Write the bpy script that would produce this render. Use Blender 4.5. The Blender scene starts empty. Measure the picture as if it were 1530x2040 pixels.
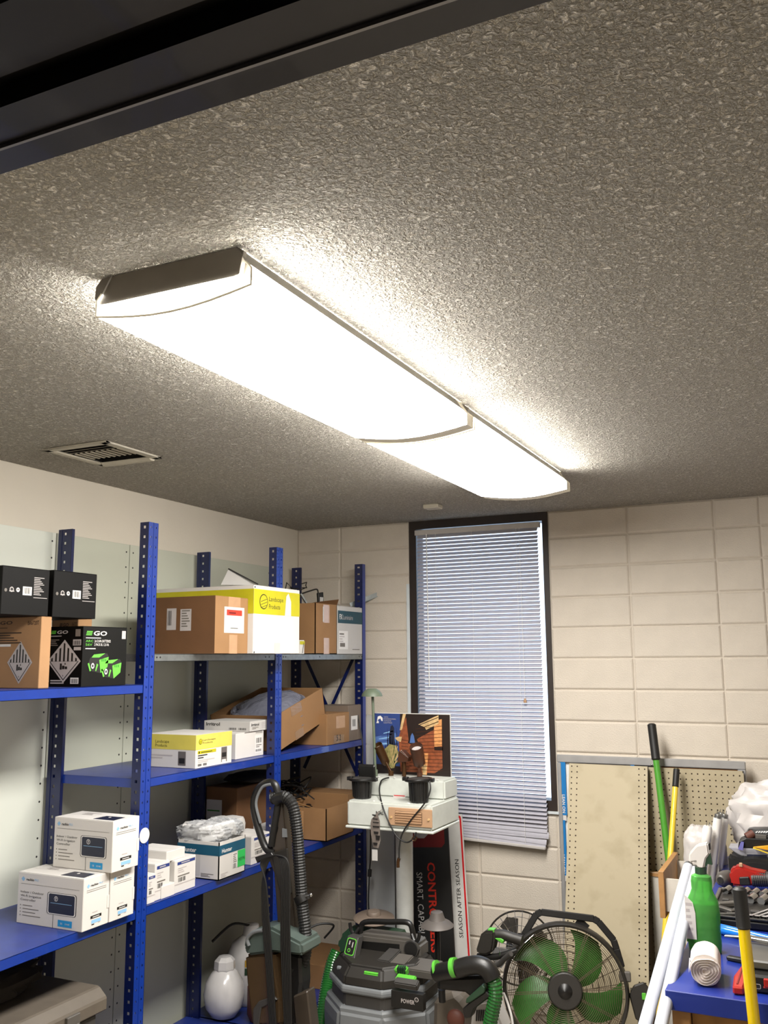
import bpy, bmesh, math, random
from mathutils import Vector, Matrix, noise
random.seed(7)
S = bpy.context.scene
COL = S.collection

# ------------------------------------------------------------------ camera, world, exposure
FPX = 1825.0
CAM = Vector((2.7216, 0.0, 1.70))
R_, U_, F_ = (Vector((0.90390849, 0.42766204, -0.00739086)), Vector((0.07407278, -0.13949548, 0.98744835)),
              Vector((-0.42126318, 0.8931104, 0.15776926)))
cd = bpy.data.cameras.new('camera'); cam = bpy.data.objects.new('camera', cd); COL.objects.link(cam)
cd.sensor_fit = 'VERTICAL'; cd.sensor_height = 36.0; cd.lens = FPX / 2040 * 36.0; cd.clip_start = 0.02
cam.matrix_world = Matrix(((R_.x, U_.x, -F_.x, CAM.x), (R_.y, U_.y, -F_.y, CAM.y), (R_.z, U_.z, -F_.z, CAM.z), (0, 0, 0, 1)))
S.camera = cam
S.view_settings.view_transform = 'Standard'; S.view_settings.look = 'None'
S.view_settings.gamma = 1.0; S.view_settings.use_curve_mapping = False
S.view_settings.exposure = 1.50
LAMP = 15.0
w = bpy.data.worlds.new('overcast_sky'); S.world = w; w.use_nodes = True
w.node_tree.nodes['Background'].inputs[0].default_value = (0.84, 0.92, 1.0, 1)
w.node_tree.nodes['Background'].inputs[1].default_value = 1.0

def K(u, v, x=None, y=None, z=None):
    """world point seen at picture position (u, v) on a plane x=, y= or z="""
    d = R_ * ((u - 765) / FPX) - U_ * ((v - 1020) / FPX) + F_
    if x is not None: t = (x - CAM.x) / d.x
    elif y is not None: t = (y - CAM.y) / d.y
    else: t = (z - CAM.z) / d.z
    return CAM + d * t

# ------------------------------------------------------------------ materials
def lin(h):
    h = h.lstrip('#'); c = [int(h[i:i+2], 16) / 255 for i in (0, 2, 4)]
    return tuple(x / 12.92 if x <= .04045 else ((x + .055) / 1.055) ** 2.4 for x in c) + (1,)
def mat(name, hexc, rough=.6, metal=0., var=.08, scale=18., bump=0., bscale=60., coat=0., trans=0., emit=0., alpha=1., dark=None, spec=.5):
    m = bpy.data.materials.new(name); m.use_nodes = True
    nt = m.node_tree; b = nt.nodes['Principled BSDF']; c = lin(hexc)
    tc = nt.nodes.new('ShaderNodeTexCoord')
    n = nt.nodes.new('ShaderNodeTexNoise'); n.inputs['Scale'].default_value = scale; n.inputs['Detail'].default_value = 5
    nt.links.new(tc.outputs['Object'], n.inputs['Vector'])
    mx = nt.nodes.new('ShaderNodeMix'); mx.data_type = 'RGBA'
    mx.inputs[6].default_value = c
    mx.inputs[7].default_value = lin(dark) if dark else (c[0]*(1-var), c[1]*(1-var), c[2]*(1-var), 1)
    cr = nt.nodes.new('ShaderNodeMapRange'); cr.inputs[1].default_value = .42 if not dark else .5; cr.inputs[2].default_value = .68
    nt.links.new(n.outputs['Fac'], cr.inputs[0]); nt.links.new(cr.outputs[0], mx.inputs[0])
    nt.links.new(mx.outputs[2], b.inputs['Base Color'])
    b.inputs['Roughness'].default_value = rough; b.inputs['Metallic'].default_value = metal
    b.inputs['Coat Weight'].default_value = coat; b.inputs['Specular IOR Level'].default_value = spec
    b.inputs['Transmission Weight'].default_value = trans; b.inputs['Alpha'].default_value = alpha
    if emit: b.inputs['Emission Color'].default_value = c; b.inputs['Emission Strength'].default_value = emit
    if bump:
        n2 = nt.nodes.new('ShaderNodeTexNoise'); n2.inputs['Scale'].default_value = bscale; n2.inputs['Detail'].default_value = 4
        nt.links.new(tc.outputs['Object'], n2.inputs['Vector'])
        bp = nt.nodes.new('ShaderNodeBump'); bp.inputs['Strength'].default_value = bump; bp.inputs['Distance'].default_value = .004
        nt.links.new(n2.outputs['Fac'], bp.inputs['Height']); nt.links.new(bp.outputs[0], b.inputs['Normal'])
    return m

M = {}
def D(name, *a, **k): M[name] = mat(name, *a, **k)
D('plaster_left', 'd2cabb', .75, bump=.15, bscale=90, var=.04, scale=3)
D('block_paint', 'cfc5b7', .6, bump=.55, bscale=170, var=.05, scale=9)
D('wall_plain', 'cfc7b8', .7, bump=.2, bscale=120, var=.04)
D('floor_concrete', '958b7e', .6, bump=.2, bscale=40, var=.25, scale=5)
D('hall_paint', '4a443c', .8, var=.1)
D('door_metal', '2c2b2f', .35, .0, var=.15, scale=4, coat=.2)
D('door_dark', '17130f', .5, var=.2, scale=3)
D('win_frame', '2b211d', .45, var=.2)
D('trim_pale', 'cfd6d8', .5)
D('slat', 'b2b0ba', .45, var=.06, scale=30)
D('rail', 'bdb8b4', .4)
D('cord', 'e4e2de', .7)
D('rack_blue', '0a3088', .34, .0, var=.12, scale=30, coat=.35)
D('rack_blue_shaded', '06154a', .35, .0, var=.15, scale=30, coat=.25)  # same rack paint, with the shade of its darker faces in the colour
D('shelf_blue', '22357f', .42, var=.22, scale=14, coat=.1)  # rack paint for shelf tops, haze of reflected light mixed into the colour
D('galv', '8f9494', .38, .75, var=.2, scale=40)
D('panel_white', 'd3d6cb', .45, var=.03, scale=2)
D('panel_green', 'bcbeae', .5, var=.05, scale=2.2)
D('kraft', '8f6a44', .8, var=.1, scale=9, bump=.08, bscale=220)
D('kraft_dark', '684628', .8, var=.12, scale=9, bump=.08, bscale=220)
D('kraft_ego', 'a07a54', .8, var=.08, scale=9, bump=.08, bscale=220)
D('tape', '8c6a46', .25, var=.1, coat=.5)
D('clear_tape', 'b08a68', .2, var=.1, coat=.5)
D('carton_white', 'cfcbc6', .55, var=.04, scale=6)
D('carton_grey', 'bdbab6', .55, var=.05, scale=6)
D('black_card', '060504', .55, var=.2, scale=20, spec=.18)
D('black_card2', '0d0d0b', .5, var=.12, spec=.2)
D('yellow_print', 'b8b010', .5); D('yellow_soft', 'cdbf55', .5)
D('ink', '1a1816', .5); D('ink_soft', '6b655e', .5); D('ink_brown', '3c2a1c', .6); D('white_print', 'dcd9d5', .5)
D('grey_print', 'b4adab', .5); D('green_print', '5fb83c', .5); D('green_dark', '2a7a1c', .5)
D('blue_print', '1f8fc8', .5); D('blue_soft', '8ab8dc', .5); D('navy', '1c2033', .4); D('navy_label', '2a3a78', .5)
D('teal_print', '155069', .5); D('teal_dark', '16424f', .5); D('neon', '30b858', .5); D('red_print', 'b53426', .5); D('red_dark', '6e0f0f', .5)
D('black_plastic', '161514', .38, bump=.08, bscale=300); D('black_rubber', '121110', .55); D('soft_black', '26231f', .5)
D('grey_plastic', '6f7274', .45); D('dark_grey', '3c3a38', .5); D('mid_grey', '55514c', .5)
D('green_plastic', '58b03a', .35, coat=.2); D('fan_green', '2a7a24', .4); D('dark_green', '24402c', .45); D('hose_green', '1d5a22', .25, coat=.4)
D('chrome', 'c8c8c8', .15, 1.); D('steel', '8a8a88', .35, .9); D('wire', '6a5d4c', .4, .4)
D('bronze', '4a3018', .4, .5); D('bronze_red', '4b2c1c', .45, .3); D('sage', '5f6a58', .5); D('taupe', '74665a', .55); D('pewter', '68625e', .5, .2)
D('display_white', 'c4c7c0', .45, bump=.1); D('tan_plate', 'b08c6c', .5); D('louver_dark', '33251b', .6)
D('acrylic_white', 'b9bcbc', .25); D('pvc', 'c9cac6', .35); D('board_black', '1d1c1b', .45, var=.3, scale=12)
D('board_white', 'c9c7c2', .35); D('sign_red', 'c0161c', .4); D('orange_red', 'd8331f', .45)
D('alu', 'a9a8a8', .35, .35, var=.1); D('whiteboard', 'e6e4e0', .25); D('lean_blue', '0f76bb', .4); D('cork', 'a2703f', .8)
D('pegboard', 'ada186', .6, var=.1, scale=11, dark='a3977b'); D('peg_body', '3a2517', .7)
D('pole_green', '4a9430', .3, coat=.4); D('pole_yellow', 'e9c93c', .3, coat=.4); D('pole_yellow2', 'dcbc00', .3, coat=.4)
D('wood_pale', 'a57a4a', .6, var=.2, scale=25); D('melamine', 'c6c1b8', .4); D('table_blue', '152b80', .4, var=.12, scale=6, coat=.2); D('table_wood', '9c7038', .6, var=.25)
D('tube_white', 'b6b9c2', .3); D('tube_warm', 'e8e4de', .3, coat=.3); D('towel', 'd8cfca', .9, bump=.3, bscale=80)
D('bag_white', 'c8c3c0', .35, var=.05, bump=.2, bscale=25); D('tool_red', 'a02018', .35, coat=.2); D('tool_grey', '4e4a46', .4)
D('pipe_blue', '0c74d8', .2, coat=.6); D('sand_brown', '5c3226', .6); D('violet', '46448a', .4); D('amber', 'e0a020', .4)
D('liquid_green', '46b83c', .2, var=.35, scale=12)
D('tank_white', 'cfccca', .25, coat=.3); D('tank_label', 'b08a2c', .5); D('tote_grey', '5d554b', .55, var=.12); D('cloth_dark', '1f1811', .9, bump=.3)
D('vent_paint', 'b9b2a2', .5); D('vent_dark', '0d0a08', .8); D('lamp_metal', '6a645a', .5); D('lens_rim', 'f0ead8', .4)
D('vac_bronze', '3b332b', .35, var=.15); D('vac_canister', '4a3a28', .2, coat=.4); D('vac_teal', '4c5752', .35)
D('sky_print', '2a3f78', .4); D('sky_lite', '4a68a0', .4); D('brick_print', '8a4a2c', .4, var=.35, scale=60); D('brick_glow', 'd09058', .4, var=.3, scale=80)
D('dusk_print', '1e120e', .4); D('gold_print', 'c8a878', .4, var=.3, scale=60); D('plant_print', '8c8450', .5, var=.5, scale=90)
D('label_photo', '7a7068', .5)

def clear_mat(name, hexc, fac=.12, rough=.05, ribbed=0):
    m = bpy.data.materials.new(name); m.use_nodes = True; nt = m.node_tree; nt.nodes.clear()
    o = nt.nodes.new('ShaderNodeOutputMaterial'); t = nt.nodes.new('ShaderNodeBsdfTransparent'); t.inputs[0].default_value = lin(hexc)
    g = nt.nodes.new('ShaderNodeBsdfPrincipled'); g.inputs['Roughness'].default_value = rough; g.inputs['Base Color'].default_value = lin(hexc)
    x = nt.nodes.new('ShaderNodeMixShader'); lw = nt.nodes.new('ShaderNodeLayerWeight'); lw.inputs[0].default_value = .3
    tc = nt.nodes.new('ShaderNodeTexCoord'); n = nt.nodes.new('ShaderNodeTexNoise'); n.inputs['Scale'].default_value = 30
    nt.links.new(tc.outputs['Object'], n.inputs['Vector'])
    b = nt.nodes.new('ShaderNodeBump'); b.inputs['Strength'].default_value = .1 + ribbed; b.inputs['Distance'].default_value = .01
    nt.links.new(n.outputs['Fac'], b.inputs['Height']); nt.links.new(b.outputs[0], g.inputs['Normal'])
    a = nt.nodes.new('ShaderNodeMath'); a.operation = 'ADD'; a.use_clamp = True; a.inputs[1].default_value = fac
    nt.links.new(lw.outputs['Fresnel'], a.inputs[0]); nt.links.new(a.outputs[0], x.inputs[0])
    nt.links.new(t.outputs[0], x.inputs[1]); nt.links.new(g.outputs[0], x.inputs[2]); nt.links.new(x.outputs[0], o.inputs[0])
    M[name] = m
clear_mat('glass', 'eef6ff', .02); clear_mat('acrylic', 'e4e6e6', .42); clear_mat('plastic_film', 'f4f5f6', .22, .2, .5)
clear_mat('coil_film', '9a9cac', .45, .12, .8); clear_mat('green_bottle', '7fdc74', .25, .08, .2); clear_mat('clear_case', 'd6d6dc', .25, .1)

# popcorn ceiling
def ceiling_mat():
    m = bpy.data.materials.new('popcorn_ceiling'); m.use_nodes = True; nt = m.node_tree; b = nt.nodes['Principled BSDF']
    b.inputs['Roughness'].default_value = .85; b.inputs['Specular IOR Level'].default_value = .2
    tc = nt.nodes.new('ShaderNodeTexCoord')
    n1 = nt.nodes.new('ShaderNodeTexNoise'); n1.inputs['Scale'].default_value = 88; n1.inputs['Detail'].default_value = 3; n1.inputs['Roughness'].default_value = .6
    n1.inputs['Distortion'].default_value = .8
    n2 = nt.nodes.new('ShaderNodeTexNoise'); n2.inputs['Scale'].default_value = 210; n2.inputs['Detail'].default_value = 2
    for n in (n1, n2): nt.links.new(tc.outputs['Object'], n.inputs['Vector'])
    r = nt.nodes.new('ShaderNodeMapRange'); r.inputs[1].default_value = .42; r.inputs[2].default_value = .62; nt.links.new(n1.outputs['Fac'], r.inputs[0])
    ad = nt.nodes.new('ShaderNodeMath'); ad.operation = 'MULTIPLY_ADD'; ad.inputs[1].default_value = .5
    nt.links.new(n2.outputs['Fac'], ad.inputs[0]); nt.links.new(r.outputs[0], ad.inputs[2])
    bp = nt.nodes.new('ShaderNodeBump'); bp.inputs['Strength'].default_value = 1.0; bp.inputs['Distance'].default_value = .024
    nt.links.new(ad.outputs[0], bp.inputs['Height']); nt.links.new(bp.outputs[0], b.inputs['Normal'])
    mx = nt.nodes.new('ShaderNodeMix'); mx.data_type = 'RGBA'; mx.inputs[6].default_value = lin('c6bfb2'); mx.inputs[7].default_value = lin('efe9de')  # crevice shade painted in: low spots darker, high spots paler
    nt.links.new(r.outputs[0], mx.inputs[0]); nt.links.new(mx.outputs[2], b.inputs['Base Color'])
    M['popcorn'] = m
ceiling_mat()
def emit_mat(name, col, st):
    m = bpy.data.materials.new(name); m.use_nodes = True; b = m.node_tree.nodes['Principled BSDF']
    b.inputs['Base Color'].default_value = (.9, .9, .88, 1); b.inputs['Emission Color'].default_value = col; b.inputs['Emission Strength'].default_value = st
    M[name] = m
emit_mat('lens_glow', (1.0, .965, .91, 1), LAMP*1.12); emit_mat('lens_side', (1.0, .965, .91, 1), LAMP*.85); emit_mat('lens_tip', (1.0, .965, .91, 1), 2.0)

# ------------------------------------------------------------------ mesh building
ROOTM = {}
class MB:
    def __init__(s): s.v = []; s.f = []; s.m = []; s.mats = []
    def mi(s, m):
        if m not in s.mats: s.mats.append(m)
        return s.mats.index(m)
    def add(s, vs, fs, m):
        k = len(s.v); s.v += [Vector(p) for p in vs]; i = s.mi(m)
        for f in fs: s.f.append([a + k for a in f]); s.m.append(i)
        return s
    def box(s, a, b, m):
        x0, y0, z0 = a; x1, y1, z1 = b
        return s.add([(x0,y0,z0),(x1,y0,z0),(x1,y1,z0),(x0,y1,z0),(x0,y0,z1),(x1,y0,z1),(x1,y1,z1),(x0,y1,z1)],
                     [(0,3,2,1),(4,5,6,7),(0,1,5,4),(1,2,6,5),(2,3,7,6),(3,0,4,7)], m)
    def obox(s, c, ax, ay, az, m):
        """box with centre c and half-axis vectors"""
        c = Vector(c); ax = Vector(ax); ay = Vector(ay); az = Vector(az)
        vs = [c+ax*i+ay*j+az*k for k in (-1,1) for i, j in ((-1,-1),(1,-1),(1,1),(-1,1))]
        return s.add(vs, [(0,3,2,1),(4,5,6,7),(0,1,5,4),(1,2,6,5),(2,3,7,6),(3,0,4,7)], m)
    def bar(s, p0, p1, w, t, m, up=(0,0,1)):
        p0 = Vector(p0); p1 = Vector(p1); d = (p1-p0); u = Vector(up); r = d.cross(u)
        if r.length < 1e-6: r = d.cross(Vector((1,0,0)))
        r.normalize(); u = r.cross(d).normalized()
        return s.obox((p0+p1)/2, d/2, r*(w/2), u*(t/2), m)
    def prism(s, pts, ext, m, m2=None):
        ext = Vector(ext); n = len(pts); P = [Vector(p) for p in pts]
        s.add(P + [p+ext for p in P], [tuple(range(n))[::-1], tuple(range(n, 2*n))], m)
        return s.add(P + [p+ext for p in P], [(i, (i+1) % n, n+(i+1) % n, n+i) for i in range(n)], m2 or m)
    def quad(s, pts, m): return s.add(pts, [tuple(range(len(pts)))], m)
    def frame(s, d):
        d = Vector(d).normalized(); a = Vector((0,0,1)) if abs(d.z) < .9 else Vector((1,0,0))
        r = d.cross(a).normalized(); return r, r.cross(d).normalized()
    def rings(s, cs, m, closed=False, caps=True):
        n = len(cs[0]); vs = [p for c in cs for p in c]; k = len(cs); fs = []
        for i in range(k if closed else k-1):
            j = (i+1) % k
            for a in range(n): fs.append((i*n+a, i*n+(a+1) % n, j*n+(a+1) % n, j*n+a))
        if caps and not closed: fs += [tuple(range(n))[::-1], tuple(range((k-1)*n, k*n))]
        return s.add(vs, fs, m)
    def circ(s, c, r, u, v, n, ph=0): return [Vector(c)+u*(r*math.cos(2*math.pi*i/n+ph))+v*(r*math.sin(2*math.pi*i/n+ph)) for i in range(n)]
    def cyl(s, p0, p1, r0, r1=None, n=14, m=None, caps=True):
        r1 = r0 if r1 is None else r1; u, v = s.frame(Vector(p1)-Vector(p0))
        return s.rings([s.circ(p0, r0, u, v, n), s.circ(p1, r1, u, v, n)], m, caps=caps)
    def lathe(s, p, d, prof, n, m, caps=True, ph=0):
        """profile [(radius, height)] along direction d from p"""
        d = Vector(d).normalized(); u, v = s.frame(d); p = Vector(p)
        return s.rings([s.circ(p+d*h, max(r, 1e-4), u, v, n, ph) for r, h in prof], m, caps=caps)
    def tube(s, pts, r, m, n=8, closed=False, smooth=6, rib=None):
        P = [Vector(p) for p in pts]
        if smooth and len(P) > 2:
            Q = []; k = len(P)
            for i in range(k if closed else k-1):
                a, b, c, d = (P[(i-1) % k] if closed or i else P[0]), P[i], P[(i+1) % k], (P[(i+2) % k] if closed or i+2 < k else P[-1])
                for j in range(smooth):
                    t = j/smooth
                    Q.append(.5*((2*b)+(c-a)*t+(2*a-5*b+4*c-d)*t*t+(3*b-a-3*c+d)*t**3))
            if not closed: Q.append(P[-1])
            P = Q
        if rib:
            L = [0]
            for i in range(1, len(P)): L.append(L[-1]+(P[i]-P[i-1]).length)
            tot = L[-1]; step = rib[0]/2; k = max(2, int(tot/step)); Q = []; j = 0
            for i in range(k+1):
                t = tot*i/k
                while j < len(L)-2 and L[j+1] < t: j += 1
                Q.append(P[j].lerp(P[j+1], min(1, (t-L[j])/max(L[j+1]-L[j], 1e-9))))
            P = Q
        cs = []; u = None
        for i, p in enumerate(P):
            if closed: d = P[(i+1) % len(P)]-P[i-1]
            else: d = P[min(i+1, len(P)-1)]-P[max(i-1, 0)]
            d.normalize()
            if u is None: u, v = s.frame(d)
            else:
                u = (u-d*u.dot(d)).normalized()
            v = u.cross(d)
            rr = r[min(i*len(r)//len(P), len(r)-1)] if isinstance(r, (list, tuple)) else r
            if rib and i % 2: rr *= rib[1]
            cs.append(s.circ(p, rr, u, v, n))
        return s.rings(cs, m, closed=closed)
    def blob(s, c, rx, ry, rz, m, nu=16, nv=10, amp=0, fr=6, seed=0, ex=1.0):
        c = Vector(c); cs = []
        for j in range(nv+1):
            th = math.pi*j/nv; ring = []
            for i in range(nu):
                ph = 2*math.pi*i/nu
                def se(t): return math.copysign(abs(t)**ex, t)
                d = Vector((se(math.sin(th))*se(math.cos(ph)), se(math.sin(th))*se(math.sin(ph)), -se(math.cos(th))))
                k = 1+amp*noise.noise(d*fr*.5+Vector((seed, seed*.7, 3)))+amp*.5*noise.noise(d*fr+Vector((seed, 5, 3)))
                ring.append(c+Vector((d.x*rx, d.y*ry, d.z*rz))*k)
            cs.append(ring)
        return s.rings(cs, m, caps=False)
    def perf(s, o, ru, rv, nu, nv, pu, pv, hu, hv, m, nrm, th=.002, keep=None, seg=4, mu=0, mv=0, wallm=None):
        """sheet made of nu x nv cells with real through holes (half sizes hu, hv)"""
        o = Vector(o); ru = Vector(ru); rv = Vector(rv); nrm = Vector(nrm)
        for i in range(nu):
            for j in range(nv):
                a = o+ru*(mu+i*pu)+rv*(mv+j*pv); cc = a+ru*(pu/2)+rv*(pv/2)
                if keep and not keep(i, j):
                    s.add([a, a+ru*pu, a+ru*pu+rv*pv, a+rv*pv], [(0,1,2,3)], m); continue
                if seg == 4:
                    out = [cc+ru*(x*pu/2)+rv*(y*pv/2) for x, y in ((-1,-1),(1,-1),(1,1),(-1,1))]
                    inn = [cc+ru*(x*hu)+rv*(y*hv) for x, y in ((-1,-1),(1,-1),(1,1),(-1,1))]
                else:
                    out = [cc+ru*(x*pu/2)+rv*(y*pv/2) for x, y in ((-1,-1),(0,-1),(1,-1),(1,0),(1,1),(0,1),(-1,1),(-1,0))]
                    inn = [cc+ru*(x*hu)+rv*(y*hv) for x, y in ((-.7,-.7),(0,-1),(.7,-.7),(1,0),(.7,.7),(0,1),(-.7,.7),(-1,0))]
                k = len(out); bk = [p-nrm*th for p in inn]
                s.add(out+inn+bk, [(q, (q+1) % k, k+(q+1) % k, k+q) for q in range(k)], m)
                s.add(inn+bk, [(q, (q+1) % k, k+(q+1) % k, k+q) for q in range(k)], wallm or m)
        return s
    def build(s, name, parent=None, smooth=False, bevel=0, seg=1, kind=None, label=None):
        me = bpy.data.meshes.new(name)
        vs = s.v
        if parent is not None:
            inv = ROOTM[parent.name].inverted(); vs = [inv @ p for p in vs]
        me.from_pydata([tuple(p) for p in vs], [], s.f)
        for k in s.mats: me.materials.append(M[k])
        me.polygons.foreach_set('material_index', s.m)
        bm = bmesh.new(); bm.from_mesh(me); bmesh.ops.remove_doubles(bm, verts=bm.verts, dist=1e-5)
        if bevel:
            es = [e for e in bm.edges if len(e.link_faces) == 2 and e.calc_face_angle(0) > .6]
            bmesh.ops.bevel(bm, geom=es, offset=bevel, segments=seg, affect='EDGES', clamp_overlap=True)
        bmesh.ops.recalc_face_normals(bm, faces=bm.faces)
        if smooth:
            for f in bm.faces: f.smooth = True
        bm.to_mesh(me); bm.free()
        if smooth:
            try: me.set_sharp_from_angle(angle=math.radians(38))
            except Exception: pass
        o = bpy.data.objects.new(name, me); COL.objects.link(o)
        if parent is not None: o.parent = parent; ROOTM[o.name] = ROOTM[parent.name]
        else: ROOTM[o.name] = Matrix.Identity(4)
        if kind: o['kind'] = kind
        if label: o['label'] = label
        return o

def thing(name, label, cat, loc=(0,0,0), rotz=0, group=None):
    o = bpy.data.objects.new(name, None); COL.objects.link(o); o.empty_display_size = .05
    o.location = loc; o.rotation_euler = (0, 0, rotz)
    ROOTM[o.name] = Matrix.Translation(Vector(loc)) @ Matrix.Rotation(rotz, 4, 'Z')
    o['label'] = label; o['category'] = cat
    if group: o['group'] = group
    return o
def tag(o, label, cat, group=None):
    o['label'] = label; o['category'] = cat
    if group: o['group'] = group
    return o
def struct(mb, name, parent=None, **k): return mb.build(name, parent, kind=None if parent else 'structure', **k)

TXT = {}
def text_geo(s, bold=False):
    if (s, bold) in TXT: return TXT[(s, bold)]
    cu = bpy.data.curves.new('t', 'FONT'); cu.body = s; cu.size = 1; cu.resolution_u = 2
    if bold: cu.offset = .022
    ob = bpy.data.objects.new('t', cu); COL.objects.link(ob); bpy.context.view_layer.update()
    ev = ob.evaluated_get(bpy.context.evaluated_depsgraph_get()); me = ev.to_mesh()
    vs = [v.co.copy() for v in me.vertices]; fs = [tuple(p.vertices) for p in me.polygons]
    ev.to_mesh_clear(); bpy.data.objects.remove(ob); bpy.data.curves.remove(cu)
    x0 = min(v.x for v in vs); x1 = max(v.x for v in vs); y0 = min(v.y for v in vs); y1 = max(v.y for v in vs)
    TXT[(s, bold)] = (vs, fs, x0, x1, y0, y1); return TXT[(s, bold)]
class Pr:
    """flat print on a face: o lower-left corner, r right, u up"""
    def __init__(s, o, r, u): s.o = Vector(o); s.r = Vector(r).normalized(); s.u = Vector(u).normalized(); s.n = s.r.cross(s.u); s.b = MB()
    def p(s, x, y, l): return s.o+s.r*x+s.u*y+s.n*(.0003+.0003*l)
    def poly(s, pts, m, l=1): s.b.add([s.p(x, y, l) for x, y in pts], [tuple(range(len(pts)))], m); return s
    def rect(s, x, y, w, h, m, l=1): return s.poly([(x,y),(x+w,y),(x+w,y+h),(x,y+h)], m, l)
    def disc(s, x, y, r, m, l=1, n=20, ry=None): return s.poly([(x+r*math.cos(2*math.pi*i/n), y+(ry or r)*math.sin(2*math.pi*i/n)) for i in range(n)], m, l)
    def rrect(s, x, y, w, h, r, m, l=1):
        pts = []
        for cx, cy, a in ((x+w-r, y+r, -90), (x+w-r, y+h-r, 0), (x+r, y+h-r, 90), (x+r, y+r, 180)):
            for k in range(5): t = math.radians(a+k*22.5); pts.append((cx+r*math.cos(t), cy+r*math.sin(t)))
        return s.poly(pts, m, l)
    def txt(s, t, x, y, h, m, l=2, w=None, bold=False, rot=0, shear=0):
        vs, fs, x0, x1, y0, y1 = text_geo(t, bold); k = h/.72; kx = w/(x1-x0) if w else k
        c, sn = math.cos(rot), math.sin(rot); out = []
        for v in vs:
            a = (v.x-x0)*kx+shear*v.y*k; b = v.y*k
            out.append(s.p(x+a*c-b*sn, y+a*sn+b*c, l))
        s.b.add(out, fs, m); return s
    def bars(s, x, y, w, h, m='ink', l=2, n=9):
        q = w/n
        for i in range(n): s.rect(x+i*q, y, q*(.35+.3*((i*7) % 3)/2), h, m, l)
        return s
    def lines(s, x, y, w, n, pitch, m='ink_soft', l=2, t=None):
        for i in range(n): s.rect(x, y-i*pitch, w*(.6+.4*((i*5+3) % 4)/3), t or pitch*.45, m, l)
        return s
    def build(s, parent, name='printing', label=None):
        host = next((c for c in parent.children if c.name.split('.')[0] in ('body', 'board')), parent)
        return s.b.build(name, host, label=label)

def fX(d): x0,x1,y0,y1,z0,z1 = d; return Pr((x1,y0,z0), (0,1,0), (0,0,1))      # face toward +X
def fY(d): x0,x1,y0,y1,z0,z1 = d; return Pr((x0,y0,z0), (1,0,0), (0,0,1))      # face toward -Y
def fZ(d): x0,x1,y0,y1,z0,z1 = d; return Pr((x0,y0,z1), (1,0,0), (0,1,0))      # top
def dims(B, C, A, T, z=None, x=None, x0=None, z1=None):
    if x is None: x = K(*B, z=z).x
    b = K(*B, x=x); c = K(*C, x=x); a = K(*A, y=b.y); t = K(*T, y=b.y)
    return (x0 if x0 is not None else a.x, x, b.y, c.y, z if z is not None else b.z, z1 or t.z)
def carton(name, label, d, m, cat='box', group=None, flaps=True, rotz=0):
    x0,x1,y0,y1,z0,z1 = d
    t = thing(name, label, cat, ((x0+x1)/2, (y0+y1)/2, z0), group=group)
    b = MB(); b.box((x0,y0,z0), (x1,y1,z1-.0012), m); b.build('body', t, bevel=.0015)
    if flaps:
        f = MB(); ym = (y0+y1)/2
        f.box((x0+.001,y0+.001,z1-.001), (x1-.001,ym-.0008,z1), m); f.build('flap', t)
        f = MB(); f.box((x0+.001,ym+.0008,z1-.001), (x1-.001,y1-.001,z1), m); f.build('flap', t)
    return t
def open_carton(name, label, d, m, minner=None, cat='box', group=None, flap=None, th=.004, M4=None):
    x0,x1,y0,y1,z0,z1 = d
    t = thing(name, label, cat, ((x0+x1)/2, (y0+y1)/2, z0), group=group)
    b = MB(); k = minner or m
    b.box((x0,y0,z0), (x1,y1,z0+th), m); b.box((x0,y0,z0), (x0+th,y1,z1), m); b.box((x1-th,y0,z0), (x1,y1,z1), m)
    b.box((x0,y0,z0), (x1,y0+th,z1), m); b.box((x0,y1-th,z0), (x1,y1,z1), m)
    if M4:
        b.v = [M4 @ p for p in b.v]
    b.build('body', t)
    return t

# ================================================================== ROOM
CZ = 2.4416; BY = 4.583; XR = 3.75; FY = 0.50
b = MB().box((-.12, -2.2, -.1), (XR+.1, BY+.2, 0), 'floor_concrete'); struct(b, 'floor')
vx0, vx1, vy0, vy1 = .284, .570, 2.345, 2.642; vh = .026
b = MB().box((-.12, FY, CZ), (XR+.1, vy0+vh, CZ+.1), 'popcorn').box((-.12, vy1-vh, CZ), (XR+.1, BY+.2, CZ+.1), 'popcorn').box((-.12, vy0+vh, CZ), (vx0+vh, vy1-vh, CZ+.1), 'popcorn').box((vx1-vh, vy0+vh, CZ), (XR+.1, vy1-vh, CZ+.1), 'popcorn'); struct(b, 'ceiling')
b = MB().box((-.12, FY-.2, 0), (0, BY+.2, CZ), 'plaster_left'); struct(b, 'wall_left')
b = MB().box((XR, FY-.2, 0), (XR+.1, BY+.2, CZ), 'wall_plain'); struct(b, 'wall_right')
DX0, DX1, DZ = 1.92, 3.12, 2.10
b = MB().box((0, FY-.16, 0), (DX0-.04, FY, CZ), 'wall_plain').box((DX1+.04, FY-.16, 0), (XR, FY, CZ), 'wall_plain').box((DX0-.04, FY-.16, DZ+.04), (DX1+.04, FY, CZ), 'wall_plain'); struct(b, 'wall_front')
# corridor behind the viewer
b = MB().box((-.12, -2.3, CZ), (XR+.1, FY, CZ+.1), 'hall_paint').box((-.12, -2.3, 0), (XR+.1, -2.2, CZ), 'hall_paint').box((-.22, -2.3, 0), (-.12, FY-.2, CZ), 'hall_paint').box((XR+.1, -2.3, 0), (XR+.2, FY-.2, CZ), 'hall_paint')
struct(b, 'wall_hall')
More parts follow.
